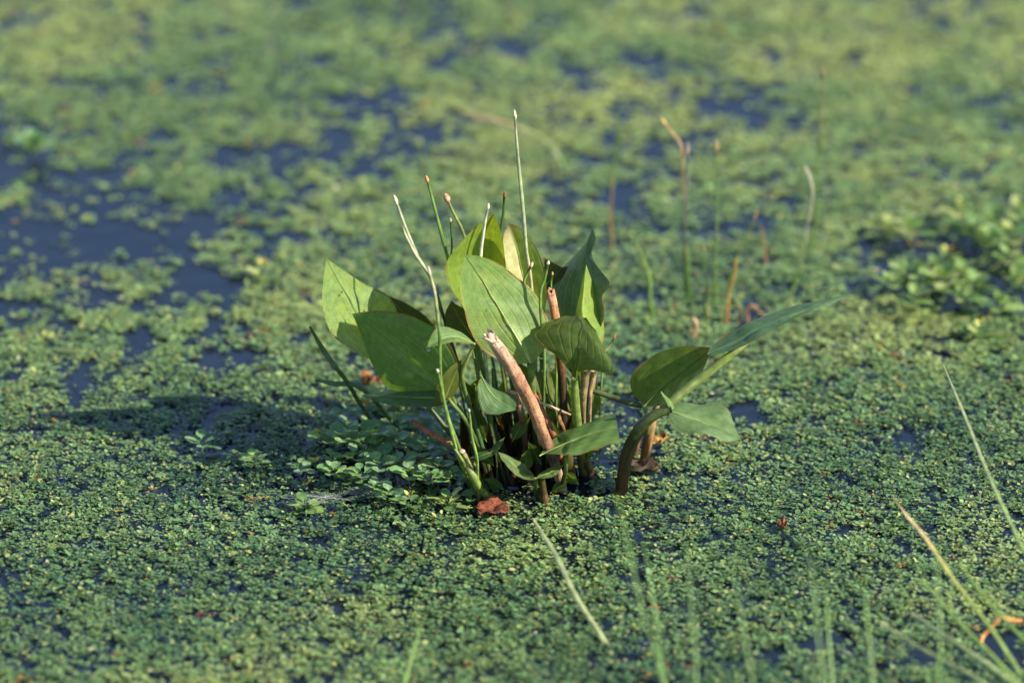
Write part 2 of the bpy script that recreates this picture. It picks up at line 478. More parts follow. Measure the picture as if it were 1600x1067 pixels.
def cover(x, y):
    """0..1: how much of the water is grown over here."""
    u, v = to_px(x, y)
    n = .24 * lattice(x, y * .55, .11, 1) + .38 * lattice(x, y * .6, .04, 2) + .38 * lattice(x, y * .7, .018, 3)
    far = np.clip((620 - v) / 350, 0, 1)
    left = np.clip((620 - u) / 300, 0, 1) * np.clip((740 - v) / 60, 0, 1) * np.clip((v - 180) / 80, 0, 1)
    right = np.clip((u - 1000) / 300, 0, 1)
    thr = .245 + .163 * far + .118 * left - .02 * right * far
    lvl = n - thr
    for cu, cv, a, b, s in POOLS:
        q = ((u - cu) / a) ** 2 + ((v - cv) / b) ** 2
        lvl = lvl - s * (.62 if cv > 300 or cu < 300 else .40) * np.exp(-q * 1.0)
    return lvl

def build_mat():
    XA, XB, YA, YB = -1.6, 1.6, 3.3, 8.3
    def clumps(dens, inside):
        n = int((XB - XA) * (YB - YA) * dens)
        x = rng.uniform(XA, XB, n); y = rng.uniform(YA, YB, n)
        u, v = to_px(x, y)
        seen = (u > -60) & (u < 1660) & (v > -50) & (v < 1120)
        k = seen if inside else ~seen
        x, y = x[k], y[k]
        lv = cover(x, y)
        k = (lv + rng.normal(0, .06, len(lv)) > 0) | (rng.random(len(lv)) < .05 + .05 * np.clip((500 - to_px(x, y)[1]) / 300, 0, 1))
        return x[k], y[k], lv[k]
    V, F, C = [], [], []
    nv = 0
    tmpl = np.array([[0, 0, -.03], [-.5, 0, .0], [-.18, .40, .03], [.28, .42, .03], [.52, 0, .0], [.28, -.42, .03], [-.18, -.40, .03]])
    fan = np.array([[0, 1 + (k + 1) % 6, 1 + k] for k in range(6)])
    quad_t = np.array([[-.5, 0, 0], [.05, .5, .05], [.5, 0, .02], [.05, -.5, .05]])
    quad_f = np.array([[0, 2, 1], [0, 3, 2]])
    for zone in ('near', 'back', 'around'):
        inside = zone != 'around'
        x, y, lv = clumps({'near': 23000, 'back': 19000, 'around': 2600}[zone], inside)
        if inside:
            k = (to_px(x, y)[1] > 470) == (zone == 'near')
            x, y, lv = x[k], y[k], lv[k]
        nc = len(x)
        u, v = to_px(x, y)
        far = np.clip((700 - v) / 420, 0, 1)
        per = rng.integers(6, 15, nc) if inside else rng.integers(8, 13, nc)
        rad = (rng.uniform(.003, .0085, nc) if inside else rng.uniform(.005, .0105, nc)) * (1 + .35 * far)
        if not inside: rad = rad * 1.9
        hgt = (rng.uniform(0.0003, .003, nc) + .005 * np.clip(lattice(x, y, .06, 5) - .4, 0, 1) * np.clip(lv * 8, 0, 1)) * (1 - .65 * far)
        # colour of each clump
        tone = lattice(x, y, .16, 8); tone2 = lattice(x, y, .05, 9)
        dark = np.array([.060, .128, .060]); mid = np.array([.138, .232, .094]); yel = np.array([.26, .322, .116])
        k = np.clip(.06 + .75 * tone + .55 * (tone2 - .5) + .20 * far + rng.normal(0, .13, nc), 0, 1)
        cc = np.where(k[:, None] < .5, dark + (mid - dark) * (k[:, None] * 2), mid + (yel - mid) * ((k[:, None] - .5) * 2))
        cc = cc * (1 + far[:, None] * np.array([.08, .05, .0]))
        br = rng.random(nc)
        cc[br < .004] = [.30, .19, .05]
        cc[(br > .004) & (br < .005)] = [.20, .08, .04]
        idx = np.repeat(np.arange(nc), per)
        m = len(idx)
        th = rng.uniform(0, 2 * np.pi, m)
        q = np.sqrt(rng.random(m))
        cx = x[idx] + np.cos(th) * q * rad[idx]
        cy = y[idx] + np.sin(th) * q * rad[idx]
        lift = hgt[idx] * (1 - .6 * q) + rng.uniform(0, .003, m) * (1 - q * .6) * (1 - .5 * far[idx])
        ln = rng.uniform(.0022, .0046, m) * (1 + .45 * far[idx]) * np.where(rng.random(nc) < .14, 1.45, 1.0)[idx]
        if not inside: ln = ln * 2.0
        tilt = np.clip(rng.normal(.17, .20, m) * (1.15 - .5 * q) * (1 - .5 * far[idx]), -.15, 1.0)
        az = th + rng.normal(0, .7, m)
        a = np.stack([np.cos(az) * np.cos(tilt), np.sin(az) * np.cos(tilt), np.sin(tilt)], 1)
        roll = rng.normal(0, .22, m)
        b0 = np.stack([-np.sin(az), np.cos(az), np.zeros(m)], 1)
        n0 = np.cross(a, b0)
        b = b0 * np.cos(roll)[:, None] + n0 * np.sin(roll)[:, None]
        nn = np.cross(a, b)
        z = .0012 + lift + .5 * ln * np.abs(np.sin(tilt))
        cen = np.stack([cx, cy, z], 1)
        T, FA = (tmpl, fan) if zone == 'near' else (quad_t, quad_f)
        wd = ln * rng.uniform(.45, .88, m)
        vv = cen[:, None, :] + a[:, None, :] * (T[:, 0] * ln[:, None])[:, :, None] + b[:, None, :] * (T[:, 1] * wd[:, None])[:, :, None] + nn[:, None, :] * (T[:, 2] * ln[:, None])[:, :, None]
        col = cc[idx] * rng.uniform(.62, 1.35, m)[:, None] * (.85 + .4 * lattice(x, y, .035, 12))[idx][:, None]
        gold = rng.random(m) < .085
        col[gold] = np.array([.33, .35, .12]) * rng.uniform(.7, 1.25, gold.sum())[:, None]
        pale = rng.random(m) < .010
        col[pale] = np.array([.42, .42, .26]) * rng.uniform(.7, 1.1, pale.sum())[:, None]
        V.append(vv.reshape(-1, 3))
        C.append(np.repeat(col, len(T), axis=0))
        F.append((FA[None] + (np.arange(m) * len(T))[:, None, None] + nv).reshape(-1, 3))
        nv += m * len(T)
    V = np.vstack(V).astype(np.float32); C = np.vstack(C); F = np.vstack(F).astype(np.int32)
    V[:, 2] = np.maximum(V[:, 2], .0006)
    me = bpy.data.meshes.new('duckweed_mat')
    me.vertices.add(len(V)); me.vertices.foreach_set('co', V.ravel())
    me.loops.add(len(F) * 3); me.loops.foreach_set('vertex_index', F.ravel())
    me.polygons.add(len(F)); me.polygons.foreach_set('loop_start', np.arange(len(F), dtype=np.int32) * 3)
    me.update(calc_edges=True)
    at = me.color_attributes.new('Col', 'FLOAT_COLOR', 'POINT')
    at.data.foreach_set('color', np.hstack([C, np.ones((len(C), 1))]).astype(np.float32).ravel())
    me.polygons.foreach_set('use_smooth', np.ones(len(F), dtype=bool))
    me.materials.append(M_MAT)
    print('duckweed tris', len(F))
    return me
tag(link('duckweed_mat', build_mat()), 'floating mat of tiny green duckweed fronds covering the pond', 'duckweed', kind='stuff')

# ------------------------------------------------------------------ the broad-leaved plants
GRN = (.10, .19, .045); DGR = (.055, .115, .035); BGR = (.055, .12, .06); YGR = (.19, .26, .05); OLV = (.085, .11, .022)
PALE = (.42, .42, .20); EDG = (.36, .30, .08); RIB = (.30, .38, .11); PET = (.13, .21, .05); PETY = (.30, .30, .06); BRN = (.16, .07, .03)

def add_leaf(root, base, L, M, Rr, col, petiole=None, pcol=(PET, (.03, .045, .014), (.018, .014, .008)), edge=None, rib=2.4, ribcol=RIB, label=None, pw=None, **kw):  # pcol sinks to near-black, painting shade around the petiole feet
    me = leaf_mesh('leaf', L, M, Rr, col, base, edge=edge, **kw)
    o = link('leaf', me, root)
    if label: o['label'] = label
    if rib:
        c = [(p[0], p[1], p[2] - .12 if p[2] != 'g' else 'g', rib * (1 - .8 * i / (len(M) - 1))) for i, p in enumerate(M)]
        link('midrib', tube_mesh('midrib', c, M_STEM, [ribcol, [.6 * q for q in ribcol]], base, n=16, sides=6, sink=False), o)
    if petiole:
        link('petiole', tube_mesh('petiole', petiole, M_STEM, pcol, base, n=20, sides=8), o)
    return o

b0 = G(810, 755)
plant = thing('water_plantain', 'large clump of broad pointed green leaves standing in the duckweed', 'water plant', b0)
B = np.array(b0)
def leaf(*a, **k): return add_leaf(plant, B, *a, **k)
# pale sunlit leaf leaning out
leaf([(640, 600, 4), (600, 572, 3), (560, 551, 2), (525, 530, 1), (508, 500, .5), (504, 465, .5), (506, 430, 1), (510, 404, 1.5)],
     [(640, 600, 4), (608, 560, 4.2), (575, 515, 3.8), (545, 465, 3), (525, 430, 2.2), (510, 404, 1.5)],
     [(640, 600, 4), (640, 560, 6.5), (632, 515, 7.5), (617, 480, 7.3), (600, 457, 6.6), (573, 446, 5.5), (543, 426, 3.6), (510, 404, 1.5)],
     (.20, .29, .10), [(640, 600, 4, 8), (690, 660, 2.5, 8), (755, 740, 'g', 9)], bulge=-.03, wave=.01, label='pale sunlit leaf with thin shadow lines')
# dark one behind
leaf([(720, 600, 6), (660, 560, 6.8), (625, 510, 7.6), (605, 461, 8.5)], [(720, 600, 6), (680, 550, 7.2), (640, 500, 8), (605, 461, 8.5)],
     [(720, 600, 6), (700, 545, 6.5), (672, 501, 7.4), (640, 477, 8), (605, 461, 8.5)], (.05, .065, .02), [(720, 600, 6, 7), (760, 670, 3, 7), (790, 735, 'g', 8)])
# large shaded leaf in front of it
leaf([(705, 618, -3.6), (655, 617, -2.2), (620, 613, -1.4), (600, 601, -.6), (583, 570, .4), (570, 538, 1.1), (558, 508, 1.6), (550, 490, 2)],
     [(705, 618, -3.6), (668, 588, -2.6), (632, 556, -1.4), (595, 524, .2), (568, 502, 1.3), (550, 490, 2)],
     [(705, 618, -3.6), (716, 580, -4), (706, 545, -3.6), (685, 517, -2.8), (655, 498, -1.6), (620, 488, -.2), (582, 486, 1.2), (550, 490, 2)],
     (.11, .20, .05), [(705, 618, -3.6, 7), (735, 670, -2.6, 8), (768, 752, 'g', 9)], bulge=.06, edge=None)
# flat one below
leaf([(700, 612, -4), (660, 606, -2), (620, 606, -.5), (590, 612, .5), (565, 617, 1)], [(700, 622, -4.5), (650, 621, -3), (605, 619, -1), (565, 617, 1)],
     [(700, 630, -5), (680, 635, -5), (645, 636, -4), (610, 632, -2.5), (585, 626, -.6), (565, 617, 1)], (.07, .14, .05),
     [(700, 622, -4.5, 6), (735, 670, -4, 7), (765, 758, 'g', 8)], bulge=.05, rib=1.6)
leaf([(678, 633, -5), (684, 602, -5.2), (700, 577, -5), (727, 557, -4)], [(690, 634, -4.6), (700, 610, -4.6), (712, 582, -4.4), (727, 557, -4)],
     [(703, 630, -4), (714, 608, -3.8), (723, 583, -3.8), (727, 557, -4)], OLV, None, rib=1.2)
# little leaf that carries the dew drop
leaf([(741, 536, -5), (722, 520, -5), (700, 511, -5.3), (682, 513, -6), (672, 528, -6.6), (667, 543, -7)], [(741, 537, -5), (715, 527, -5.8), (690, 531, -6.4), (667, 543, -7)],
     [(741, 538, -5), (715, 534, -6.4), (692, 538, -7), (667, 543, -7)], (.14, .23, .075),
     [(741, 537, -5, 6), (733, 555, -4.8, 6), (722, 590, -4, 7), (745, 670, -3, 7), (772, 757, 'g', 8)], pcol=((.30, .32, .08), DGR, DGR, BRN), rib=1.2)
# tall folded leaf at the back
leaf([(792, 540, 4), (745, 510, 3.2), (716, 468, 2.2), (699, 437, 1.6), (697, 412, 1.6), (713, 387, 2.2), (736, 361, 3.2), (757, 344, 3.9), (772, 334, 4.2)],
     [(792, 540, 4), (765, 490, 5), (750, 440, 5.8), (749, 400, 6), (757, 364, 5.4), (772, 334, 4.2)],
     [(792, 540, 4), (795, 480, 3.4), (792, 430, 3.2), (788, 395, 3.3), (784, 365, 3.6), (772, 334, 4.2)],
     (.17, .25, .045), [(792, 540, 4, 9), (805, 630, 3, 10), (812, 728, 'g', 11)], bulge=.03, wave=.01)
# dark drooping one beside it
leaf([(745, 535, 0), (718, 530, -1), (700, 515, -1.2), (695, 492, -.6), (705, 470, .4)], [(745, 535, 0), (730, 515, 0), (716, 495, .2), (705, 470, .4)],
     [(745, 535, 0), (742, 510, .6), (730, 488, .8), (705, 470, .4)], (.05, .07, .02), [(745, 535, 0, 7), (770, 640, 0, 8), (795, 750, 'g', 9)], rib=1.4)
# the broad central leaf
leaf([(829, 567, -3), (800, 569, -2.8), (770, 558, -3), (747, 538, -3.4), (732, 512, -3.9), (724, 480, -4.2), (720, 448, -4.2), (721, 422, -3.8), (727, 398, -3.2)],
     [(829, 567, -3), (815, 540, -2.4), (796, 508, -2), (772, 468, -2), (748, 428, -2.4), (727, 398, -3.2)],
     [(829, 567, -3), (846, 552, -2), (856, 528, -1), (857, 503, -.3), (847, 478, .1), (830, 453, .2), (806, 431, -.2), (778, 411, -1.2), (748, 400, -2.4), (727, 398, -3.2)],
     (.155, .24, .075), [(829, 567, -3, 12), (833, 620, -2.6, 12), (838, 700, -1.2, 12), (842, 752, 'g', 13)], bulge=-.02, edge=(.40, .36, .08), rib=4.0, ribcol=(.42, .46, .16),
     basecol=(.22, .31, .07))
# bleached leaf behind
leaf([(845, 520, 3), (815, 480, 2.8), (796, 435, 3), (787, 400, 3.4), (787, 370, 4), (795, 349, 4.6)], [(845, 520, 3), (830, 470, 4), (817, 430, 4.6), (808, 390, 4.9), (801, 365, 4.9), (795, 349, 4.6)],
     [(845, 520, 3), (853, 475, 3), (853, 435, 3.4), (843, 398, 4), (824, 368, 4.6), (808, 353, 4.8), (795, 349, 4.6)],
     YGR, [(845, 520, 3, 9), (850, 620, 2.6, 9), (852, 728, 'g', 10)], halves=((.45, .43, .23), (.20, .28, .055)), basecol=(.08, .14, .03), bulge=.03, tipcol=(.14, .08, .03),  # basecol paints the dark shading on the lower blade
     label='yellowing leaf bleached pale along one half')
leaf([(845, 450, 6), (850, 420, 6.6), (849, 402, 7)], [(850, 448, 6), (868, 430, 6.2), (878, 418, 6.4)], [(853, 455, 6), (878, 436, 5.6), (888, 416, 6)], (.06, .07, .02), None, rib=1, bulge=.02)
# blue-green wavy leaf, its shade put into dark colour and low translucency
leaf([(905, 540, 5), (878, 515, 6.5), (858, 482, 8), (858, 450, 8.4), (876, 424, 7.6), (898, 398, 6.4), (915, 379, 5.4), (926, 357, 4.6)],
     [(905, 540, 5), (904, 490, 5), (908, 445, 4.8), (913, 402, 4.8), (918, 379, 4.7), (926, 357, 4.6)],
     [(905, 540, 5), (938, 512, 3), (947, 482, 2.2), (943, 463, 2.6), (951, 445, 1.8), (941, 428, 2.8), (929, 412, 3.6), (924, 394, 4.4), (932, 374, 3.8), (926, 357, 4.6)],
     (.055, .11, .065), [(905, 540, 5, 9), (908, 620, 4.5, 9), (912, 715, 'g', 10)], wave=.03, bulge=.03, edge=(.14, .15, .08), mat=M_SHADE_LEAF)
# narrow bright leaf
leaf([(928, 570, 1), (905, 520, 1.6), (900, 490, 2), (906, 455, 2.6), (916, 413, 3)], [(928, 570, 1), (914, 520, .4), (909, 488, .8), (912, 450, 2), (916, 413, 3)],
     [(928, 570, 1), (943, 532, 3), (944, 508, 3.6), (937, 474, 3.8), (927, 444, 3.4), (916, 413, 3)], (.21, .31, .07), [(928, 570, 1, 7), (920, 630, 1, 8), (915, 730, 'g', 9)],
     bulge=.05, edge=(.30, .16, .06), rib=1.4)
# hooded leaf seen from below
leaf([(898, 592, -5), (884, 573, -5.6), (864, 552, -5), (845, 539, -3.8), (833, 526, -2.8), (842, 513, -2), (860, 501, -1.2), (884, 493, -.8)],
     [(898, 592, -5), (902, 565, -5.6), (906, 535, -5.4), (910, 508, -3.6), (904, 492, -1)],
     [(898, 592, -5), (916, 578, -6.4), (940, 581, -7.4), (960, 583, -8), (953, 562, -7.2), (941, 537, -5.8), (929, 514, -4), (916, 496, -1.8)],
     (.08, .125, .028), [(898, 592, -5, 10), (899, 630, -4.4, 15), (905, 690, -2.6, 15), (912, 742, 'g', 15)], pcol=((.15, .22, .04), (.16, .23, .045), (.10, .12, .04), BRN), bulge=.08, rib=2.0, ribcol=(.06, .09, .02), edge=(.14, .17, .05))  # dark ribcol paints the shadow line along this blade
# low leaf reaching forward
leaf([(843, 712, -7), (852, 699, -6), (868, 684, -4.6), (892, 670, -3.6), (925, 656, -3.2), (961, 646, -3)],
     [(843, 712, -7), (862, 702, -6.8), (890, 690, -6.4), (928, 676, -6), (965, 668, -5.6)],
     [(843, 712, -7), (858, 709, -8), (874, 709, -8.8), (892, 712, -9), (928, 702, -8.6), (969, 693, -8)], (.105, .19, .06),
     [(884, 711, -8, 6), (884, 735, -6.6, 7), (874, 765, -4, 8), (862, 768, 'g', 8)], bulge=.07, edge=None, rib=2.0)
# shaded small leaf inside
leaf([(752, 587, -3), (746, 604, -4), (748, 625, -4.6), (757, 645, -5), (778, 648, -5)], [(752, 587, -3), (764, 610, -3.6), (782, 628, -4), (806, 641, -4.4)],
     [(752, 587, -3), (768, 604, -2.8), (790, 612, -3), (807, 622, -3.6)], (.09, .17, .065), [(752, 587, -3, 5), (765, 660, -2, 6), (790, 757, 'g', 7)], rib=1.6, edge=None)
leaf([(868, 634, 1), (848, 628, .4), (838, 606, .2), (839, 583, .6), (850, 577, 1.4)], [(868, 634, 1), (866, 612, 2), (862, 592, 2.2), (858, 579, 1.8)],
     [(868, 634, 1), (882, 620, 1.2), (890, 603, 1.6), (887, 590, 2), (870, 582, 2)], (.10, .14, .035), [(868, 634, 1, 6), (868, 680, 1, 7), (870, 735, 'g', 8)], rib=1.4, bulge=.12)
# curled leaf at the foot
leaf([(836, 750, -8), (815, 748, -9), (798, 736, -8.6), (786, 720, -7.4), (778, 706, -6)], [(836, 749, -8), (820, 740, -6.8), (803, 727, -6.2), (788, 714, -6), (778, 706, -6)],
     [(836, 747, -8), (828, 734, -6.2), (812, 720, -5.4), (795, 711, -5.4), (778, 706, -6)], (.13, .20, .075), [(837, 748, -8, 7), (838, 768, -6, 8), (842, 785, 'g', 8)], rib=1.3, edge=(.2, .16, .07))
leaf([(836, 748, -8), (848, 736, -7), (864, 729, -6.4), (881, 726, -6)], [(836, 748, -8), (850, 741, -7.8), (866, 735, -7), (881, 726, -6)],
     [(836, 748, -8), (852, 747, -8.8), (868, 742, -8), (881, 726, -6)], (.13, .20, .06), None, rib=1, edge=(.2, .16, .07))
leaf([(736, 715, -5), (748, 706, -5), (766, 701, -4.6), (777, 690, -4.4), (789, 683, -4)], [(736, 715, -5), (752, 712, -5.6), (770, 704, -5.4), (789, 683, -4)],
     [(736, 715, -5), (748, 719, -6.2), (764, 714, -6.4), (779, 703, -6), (789, 683, -4)], (.075, .15, .05), [(736, 715, -5, 4), (748, 740, -4.4, 5), (762, 775, 'g', 5)], rib=1, edge=None)
# dark inner leaves added to shade the heart; bare petioles painted near-black below
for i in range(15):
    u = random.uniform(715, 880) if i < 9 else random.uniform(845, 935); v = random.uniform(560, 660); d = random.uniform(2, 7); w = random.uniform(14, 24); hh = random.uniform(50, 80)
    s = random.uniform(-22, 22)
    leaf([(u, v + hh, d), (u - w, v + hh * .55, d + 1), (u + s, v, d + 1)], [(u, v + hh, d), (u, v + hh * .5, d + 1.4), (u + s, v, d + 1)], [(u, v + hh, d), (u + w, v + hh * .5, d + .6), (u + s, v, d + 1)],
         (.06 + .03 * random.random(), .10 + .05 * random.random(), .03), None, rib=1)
for i, (u0, v0, u1, v1, d0, w, c) in enumerate([(757, 545, 768, 745, 1, 6, PETY), (743, 560, 760, 750, 0, 5, (.24, .27, .05)), (770, 575, 780, 755, -1, 5, PET), (783, 560, 800, 740, 2, 7, (.20, .24, .05)),
(848, 560, 850, 735, 2, 9, (.16, .22, .06)), (933, 560, 918, 735, 2, 6, (.20, .22, .08)), (770, 680, 776, 768, -3, 3, (.14, .16, .05)), (742, 600, 757, 765, -2, 3.5, (.2, .3, .06)), (718, 600, 748, 768, -2, 3.5, (.14, .22, .05))]):
    link('petiole', tube_mesh('petiole', [(u0, v0, d0, w), ((u0 + u1) / 2 + random.uniform(-5, 5), (v0 + v1) / 2, d0 * .8, w), (u1, v1, 'g', w * 1.15)], M_STEM, (c, [q * .45 for q in c], (.018, .016, .008), (.02, .014, .008)), B, n=14), plant)
# thick stem bases at the waterline, colours lowered to paint in the heart's shade
for (u0, v0, u1, v1, w, d) in [(885, 690, 893, 752, 17, -4), (905, 690, 921, 738, 17, -1), (846, 745, 853, 790, 12, -7), (806, 715, 800, 752, 9, 0), (818, 705, 830, 762, 8, -2)]:
    link('stem_base', tube_mesh('stem_base', [(u0, v0, d, w * .85), ((u0 + u1) / 2, (v0 + v1) / 2 + 4, d * .9, w), (u1, v1, 'g', w * 1.1)], M_WET, ((.07, .07, .02), (.09, .05, .02), (.12, .042, .018)), B, n=12, sides=10, wob=.05), plant)

# small leaves added low among the stems, shade put into their dark greens
for (u, v, a, ln, w, d, c) in [(800, 690, -60, 46, 11, -2, (.07, .13, .035)), (772, 728, -130, 40, 10, -4, (.06, .12, .035)), (816, 742, -75, 44, 11, -4.5, (.06, .11, .03)), (872, 712, -100, 56, 12, -1, (.07, .12, .035)),
                               (905, 728, -60, 44, 10, -1, (.08, .14, .045)), (846, 726, -120, 42, 10, -3, (.05, .10, .03)), (760, 690, -110, 60, 12, -2, (.05, .09, .028)), (788, 765, -150, 36, 9, -4.6, (.07, .14, .045)),
                               (740, 745, -125, 44, 10, -4, (.07, .13, .04)), (826, 690, -80, 50, 10, -1, (.045, .08, .025)), (860, 770, -35, 34, 8, -5, (.08, .15, .05)), (905, 757, -140, 32, 8, -4, (.08, .15, .05))]:
    ca, sa = math.cos(R(a)), math.sin(R(a))
    tip = (u + ln * ca, v + ln * sa); mid = (u + ln * .5 * ca, v + ln * .5 * sa)
    leaf([(u, v, d), (mid[0] - sa * w, mid[1] + ca * w, d - .8), (*tip, d - .6)], [(u, v, d), (*mid, d - .1), (*tip, d - .6)], [(u, v, d), (mid[0] + sa * w, mid[1] - ca * w, d + .5), (*tip, d - .6)], c, None, rib=1, wave=.05, n=16, h=5)
# withered leaf bases between the stems, near-black to paint the heart's deep shade
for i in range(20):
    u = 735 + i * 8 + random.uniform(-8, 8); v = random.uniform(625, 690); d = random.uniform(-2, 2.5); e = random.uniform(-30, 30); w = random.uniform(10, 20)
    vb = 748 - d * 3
    me = leaf_mesh('shaded_withered_leaf', [(u - w * .6, vb, d), (u - w + e * .4, (v + vb) / 2, d + .5), (u + e, v, d - .5)], [(u, vb, d), (u + e * .4, (v + vb) / 2, d + 1.2), (u + e, v, d - .5)],
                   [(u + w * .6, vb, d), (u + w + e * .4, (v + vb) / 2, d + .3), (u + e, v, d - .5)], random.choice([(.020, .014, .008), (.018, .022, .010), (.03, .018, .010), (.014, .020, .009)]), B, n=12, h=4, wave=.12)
    link('shaded_withered_leaf', me, plant)

# second plant beside the clump
b1 = G(968, 776)
plant2 = thing('water_plantain', 'smaller plant with bent brown-footed stem and one long upswept leaf', 'water plant', b1)
B2 = np.array(b1)
def nearer(c): return [(*p[:2], p[2] if p[2] == 'g' else p[2] - 3, *p[3:]) for p in c] if c else c
def leaf2(L, M, Rr, col, pet, **k): return add_leaf(plant2, B2, nearer(L), nearer(M), nearer(Rr), col, nearer(pet), **k)
link('stem', tube_mesh('stem', [(1050, 640, -6, 12), (1028, 646, -6, 16), (1006, 661, -6, 19), (988, 690, -5.6, 20), (977, 722, -5.2, 20), (970, 775, 'g', 19)], M_WET,
     ((.06, .09, .025), (.045, .065, .018), (.035, .045, .014), (.05, .025, .012), (.055, .022, .011), (.04, .018, .010)), B2, n=26, sides=12, wob=.04), plant2)
leaf2([(1007, 634, 3), (990, 616, 4.6), (985, 598, 5.6), (995, 577, 6), (1014, 559, 6), (1040, 546, 5.6), (1075, 541, 4.8), (1113, 543, 4)],
      [(1007, 634, 3), (1030, 611, 3.6), (1055, 590, 3.8), (1085, 566, 4), (1113, 543, 4)],
      [(1007, 634, 3), (1035, 634, 1.4), (1058, 622, 1), (1080, 601, 1.4), (1098, 580, 2.2), (1113, 543, 4)],
      (.085, .14, .03), [(1007, 634, 3, 7), (1012, 660, 2.6, 9), (1003, 722, 'g', 9)], pcol=(PET, (.12, .10, .03), BRN), bulge=.05, tipcol=(.22, .14, .04), rib=2.4, ribcol=(.13, .18, .04),
      label='dark leaf lit through from behind with crosswise veins')
leaf2([(1105, 552, 0), (1113, 540, 1.6), (1135, 523, 2.6), (1165, 505, 3.6), (1205, 489, 4.6), (1250, 475, 5.4), (1290, 468, 6), (1323, 461, 6.6)],
      [(1105, 553, 0), (1130, 541, .4), (1165, 524, 1), (1210, 502, 2), (1255, 484, 3.6), (1323, 462, 6.6)],
      [(1108, 556, -.6), (1145, 548, -1.4), (1180, 531, -1), (1215, 511, .6), (1253, 492, 2.4), (1290, 480, 4.6), (1323, 463, 6.6)],
      (.085, .165, .085), [(1190, 519, 1.2, 5), (1150, 548, 0, 12), (1105, 583, -.6, 15), (1068, 612, -1.6, 16), (1035, 640, -2.6, 14)], pcol=((.16, .20, .04), (.15, .20, .045), (.12, .17, .04), (.12, .16, .04)),
      bulge=.07, wave=.012, edge=(.22, .20, .07), rib=.8, ribcol=(.10, .17, .08), label='long narrow leaf swept up and outwards')
leaf2([(1046, 641, -3), (1052, 634, -2), (1085, 628, -1), (1118, 627, -1), (1134, 639, -2), (1143, 655, -3), (1158, 686, -5)],
      [(1046, 642, -3), (1070, 650, -3.6), (1100, 660, -4), (1130, 672, -4.6), (1158, 686, -5)],
      [(1046, 643, -3), (1046, 656, -4.4), (1060, 670, -5.6), (1084, 680, -6.4), (1112, 683, -6.4), (1140, 688, -6), (1158, 686, -5)],
      (.13, .215, .095), None, bulge=.10, wave=.06, edge=(.24, .18, .08), rib=1.8)
leaf2([(1047, 640, -3), (1042, 630, -3.4), (1032, 612, -3.4)], [(1050, 640, -3), (1046, 627, -3), (1032, 612, -3.4)], [(1054, 638, -2.6), (1050, 628, -2.4), (1033, 611, -3.2)], (.15, .24, .09), None, rib=0, edge=None, n=12, h=3)
link('petiole', tube_mesh('petiole', [(1003, 634, 0, 8), (985, 630, 0, 9), (955, 620, .6, 9), (925, 611, 1, 8), (900, 612, 1.2, 8)], M_STEM, ((.06, .075, .02), (.07, .09, .028)), B2, n=16), plant2)
link('stem_base', tube_mesh('stem_base', [(1032, 618, 1, 9), (1022, 650, 1, 12), (1014, 690, .5, 13), (1005, 722, 'g', 13)], M_WET, ((.30, .20, .10), (.22, .11, .04), (.16, .09, .03)), B2, n=14, hollow=True, wob=.05), plant2)
link('stem_base', tube_mesh('stem_base', [(1012, 648, 2, 8), (1000, 668, 2, 12), (990, 715, 'g', 12)], M_WET, ((.30, .14, .06), (.16, .07, .03)), B2, n=12, wob=.05), plant2)

# ------------------------------------------------------------------ broken dry stalks; inner ones painted darker downwards as the clump's shade
def stalk(label, ctrl, cols, hollow=False, mat=M_DRY, group=None, wob=.05, n=22, extra=None):
    base = pt3(ctrl[-1])
    t = thing('broken_stalk', label, 'stalk', base, group)
    link('shaft', tube_mesh('shaft', ctrl, mat, cols, np.array(base), n=n, sides=12, hollow=hollow, wob=wob), t)
    for e in extra or []:
        link('splinter', tube_mesh('splinter', e, mat, [cols[0]], np.array(base), n=8, sides=5, sink=False), t)
    return t
stalk('thick pink-brown broken stalk with a splintered top leaning in front of the leaves',
      [(766, 526, -9, 17), (782, 548, -8.6, 21), (803, 581, -8, 21), (822, 615, -7.4, 21), (838, 650, -6.8, 20), (852, 688, -6.2, 19), (866, 722, -5.6, 16), (880, 768, 'g', 14)],
      ((.60, .42, .31), (.42, .25, .17), (.38, .20, .12), (.36, .18, .10), (.34, .17, .095), (.32, .165, .095), (.03, .02, .015), (.42, .28, .2), (.42, .28, .2), (.06, .04, .02)), hollow=True, n=44, wob=.085,
      extra=[[(753, 529, -9.2, 1.5), (759, 529, -9.4, 5), (772, 535, -9.4, 8)], [(764, 518, -8.6, 1.5), (768, 524, -8.8, 6), (776, 536, -8.9, 8)], [(774, 521, -9.2, 1.5), (775, 528, -9.2, 4), (780, 540, -9, 6)]])
stalk('upright red-brown hollow stalk cut off square behind the hooded leaf', [(861, 459, 0, 13), (867, 490, 0, 14), (874, 540, 0, 14), (880, 620, 0, 13), (884, 738, 'g', 14)],
      ((.46, .22, .12), (.36, .14, .06), (.05, .03, .015), (.04, .025, .012), (.04, .025, .012), (.04, .025, .012)), hollow=True)  # lower shaft coloured dark to sink into the shaded heart
stalk('short curled tan stub with a hooked top beside the thick pink-brown stalk', [(794, 611, -3, 6), (805, 616, -3, 9), (811, 634, -3, 11), (818, 665, -2, 10), (824, 748, 'g', 9)],
      ((.40, .24, .13), (.13, .07, .035), (.06, .035, .02), (.04, .025, .015)), hollow=True)  # bright hook, shade of the heart painted below it
stalk('thin dark red stalk slanting behind the thick pink-brown stalk', [(834, 614, -3, 7), (850, 648, -3.4, 9), (868, 688, -3.6, 10), (885, 752, 'g', 10)], ((.30, .10, .05), (.26, .10, .04), (.14, .05, .02)))
stalk('slender pale twig lying slantwise across the dark stems', [(842, 628, -3.5, 4), (864, 637, -3.2, 5), (892, 648, -2.8, 3)], ((.50, .36, .25), (.46, .31, .20), (.40, .27, .17)), wob=.02)
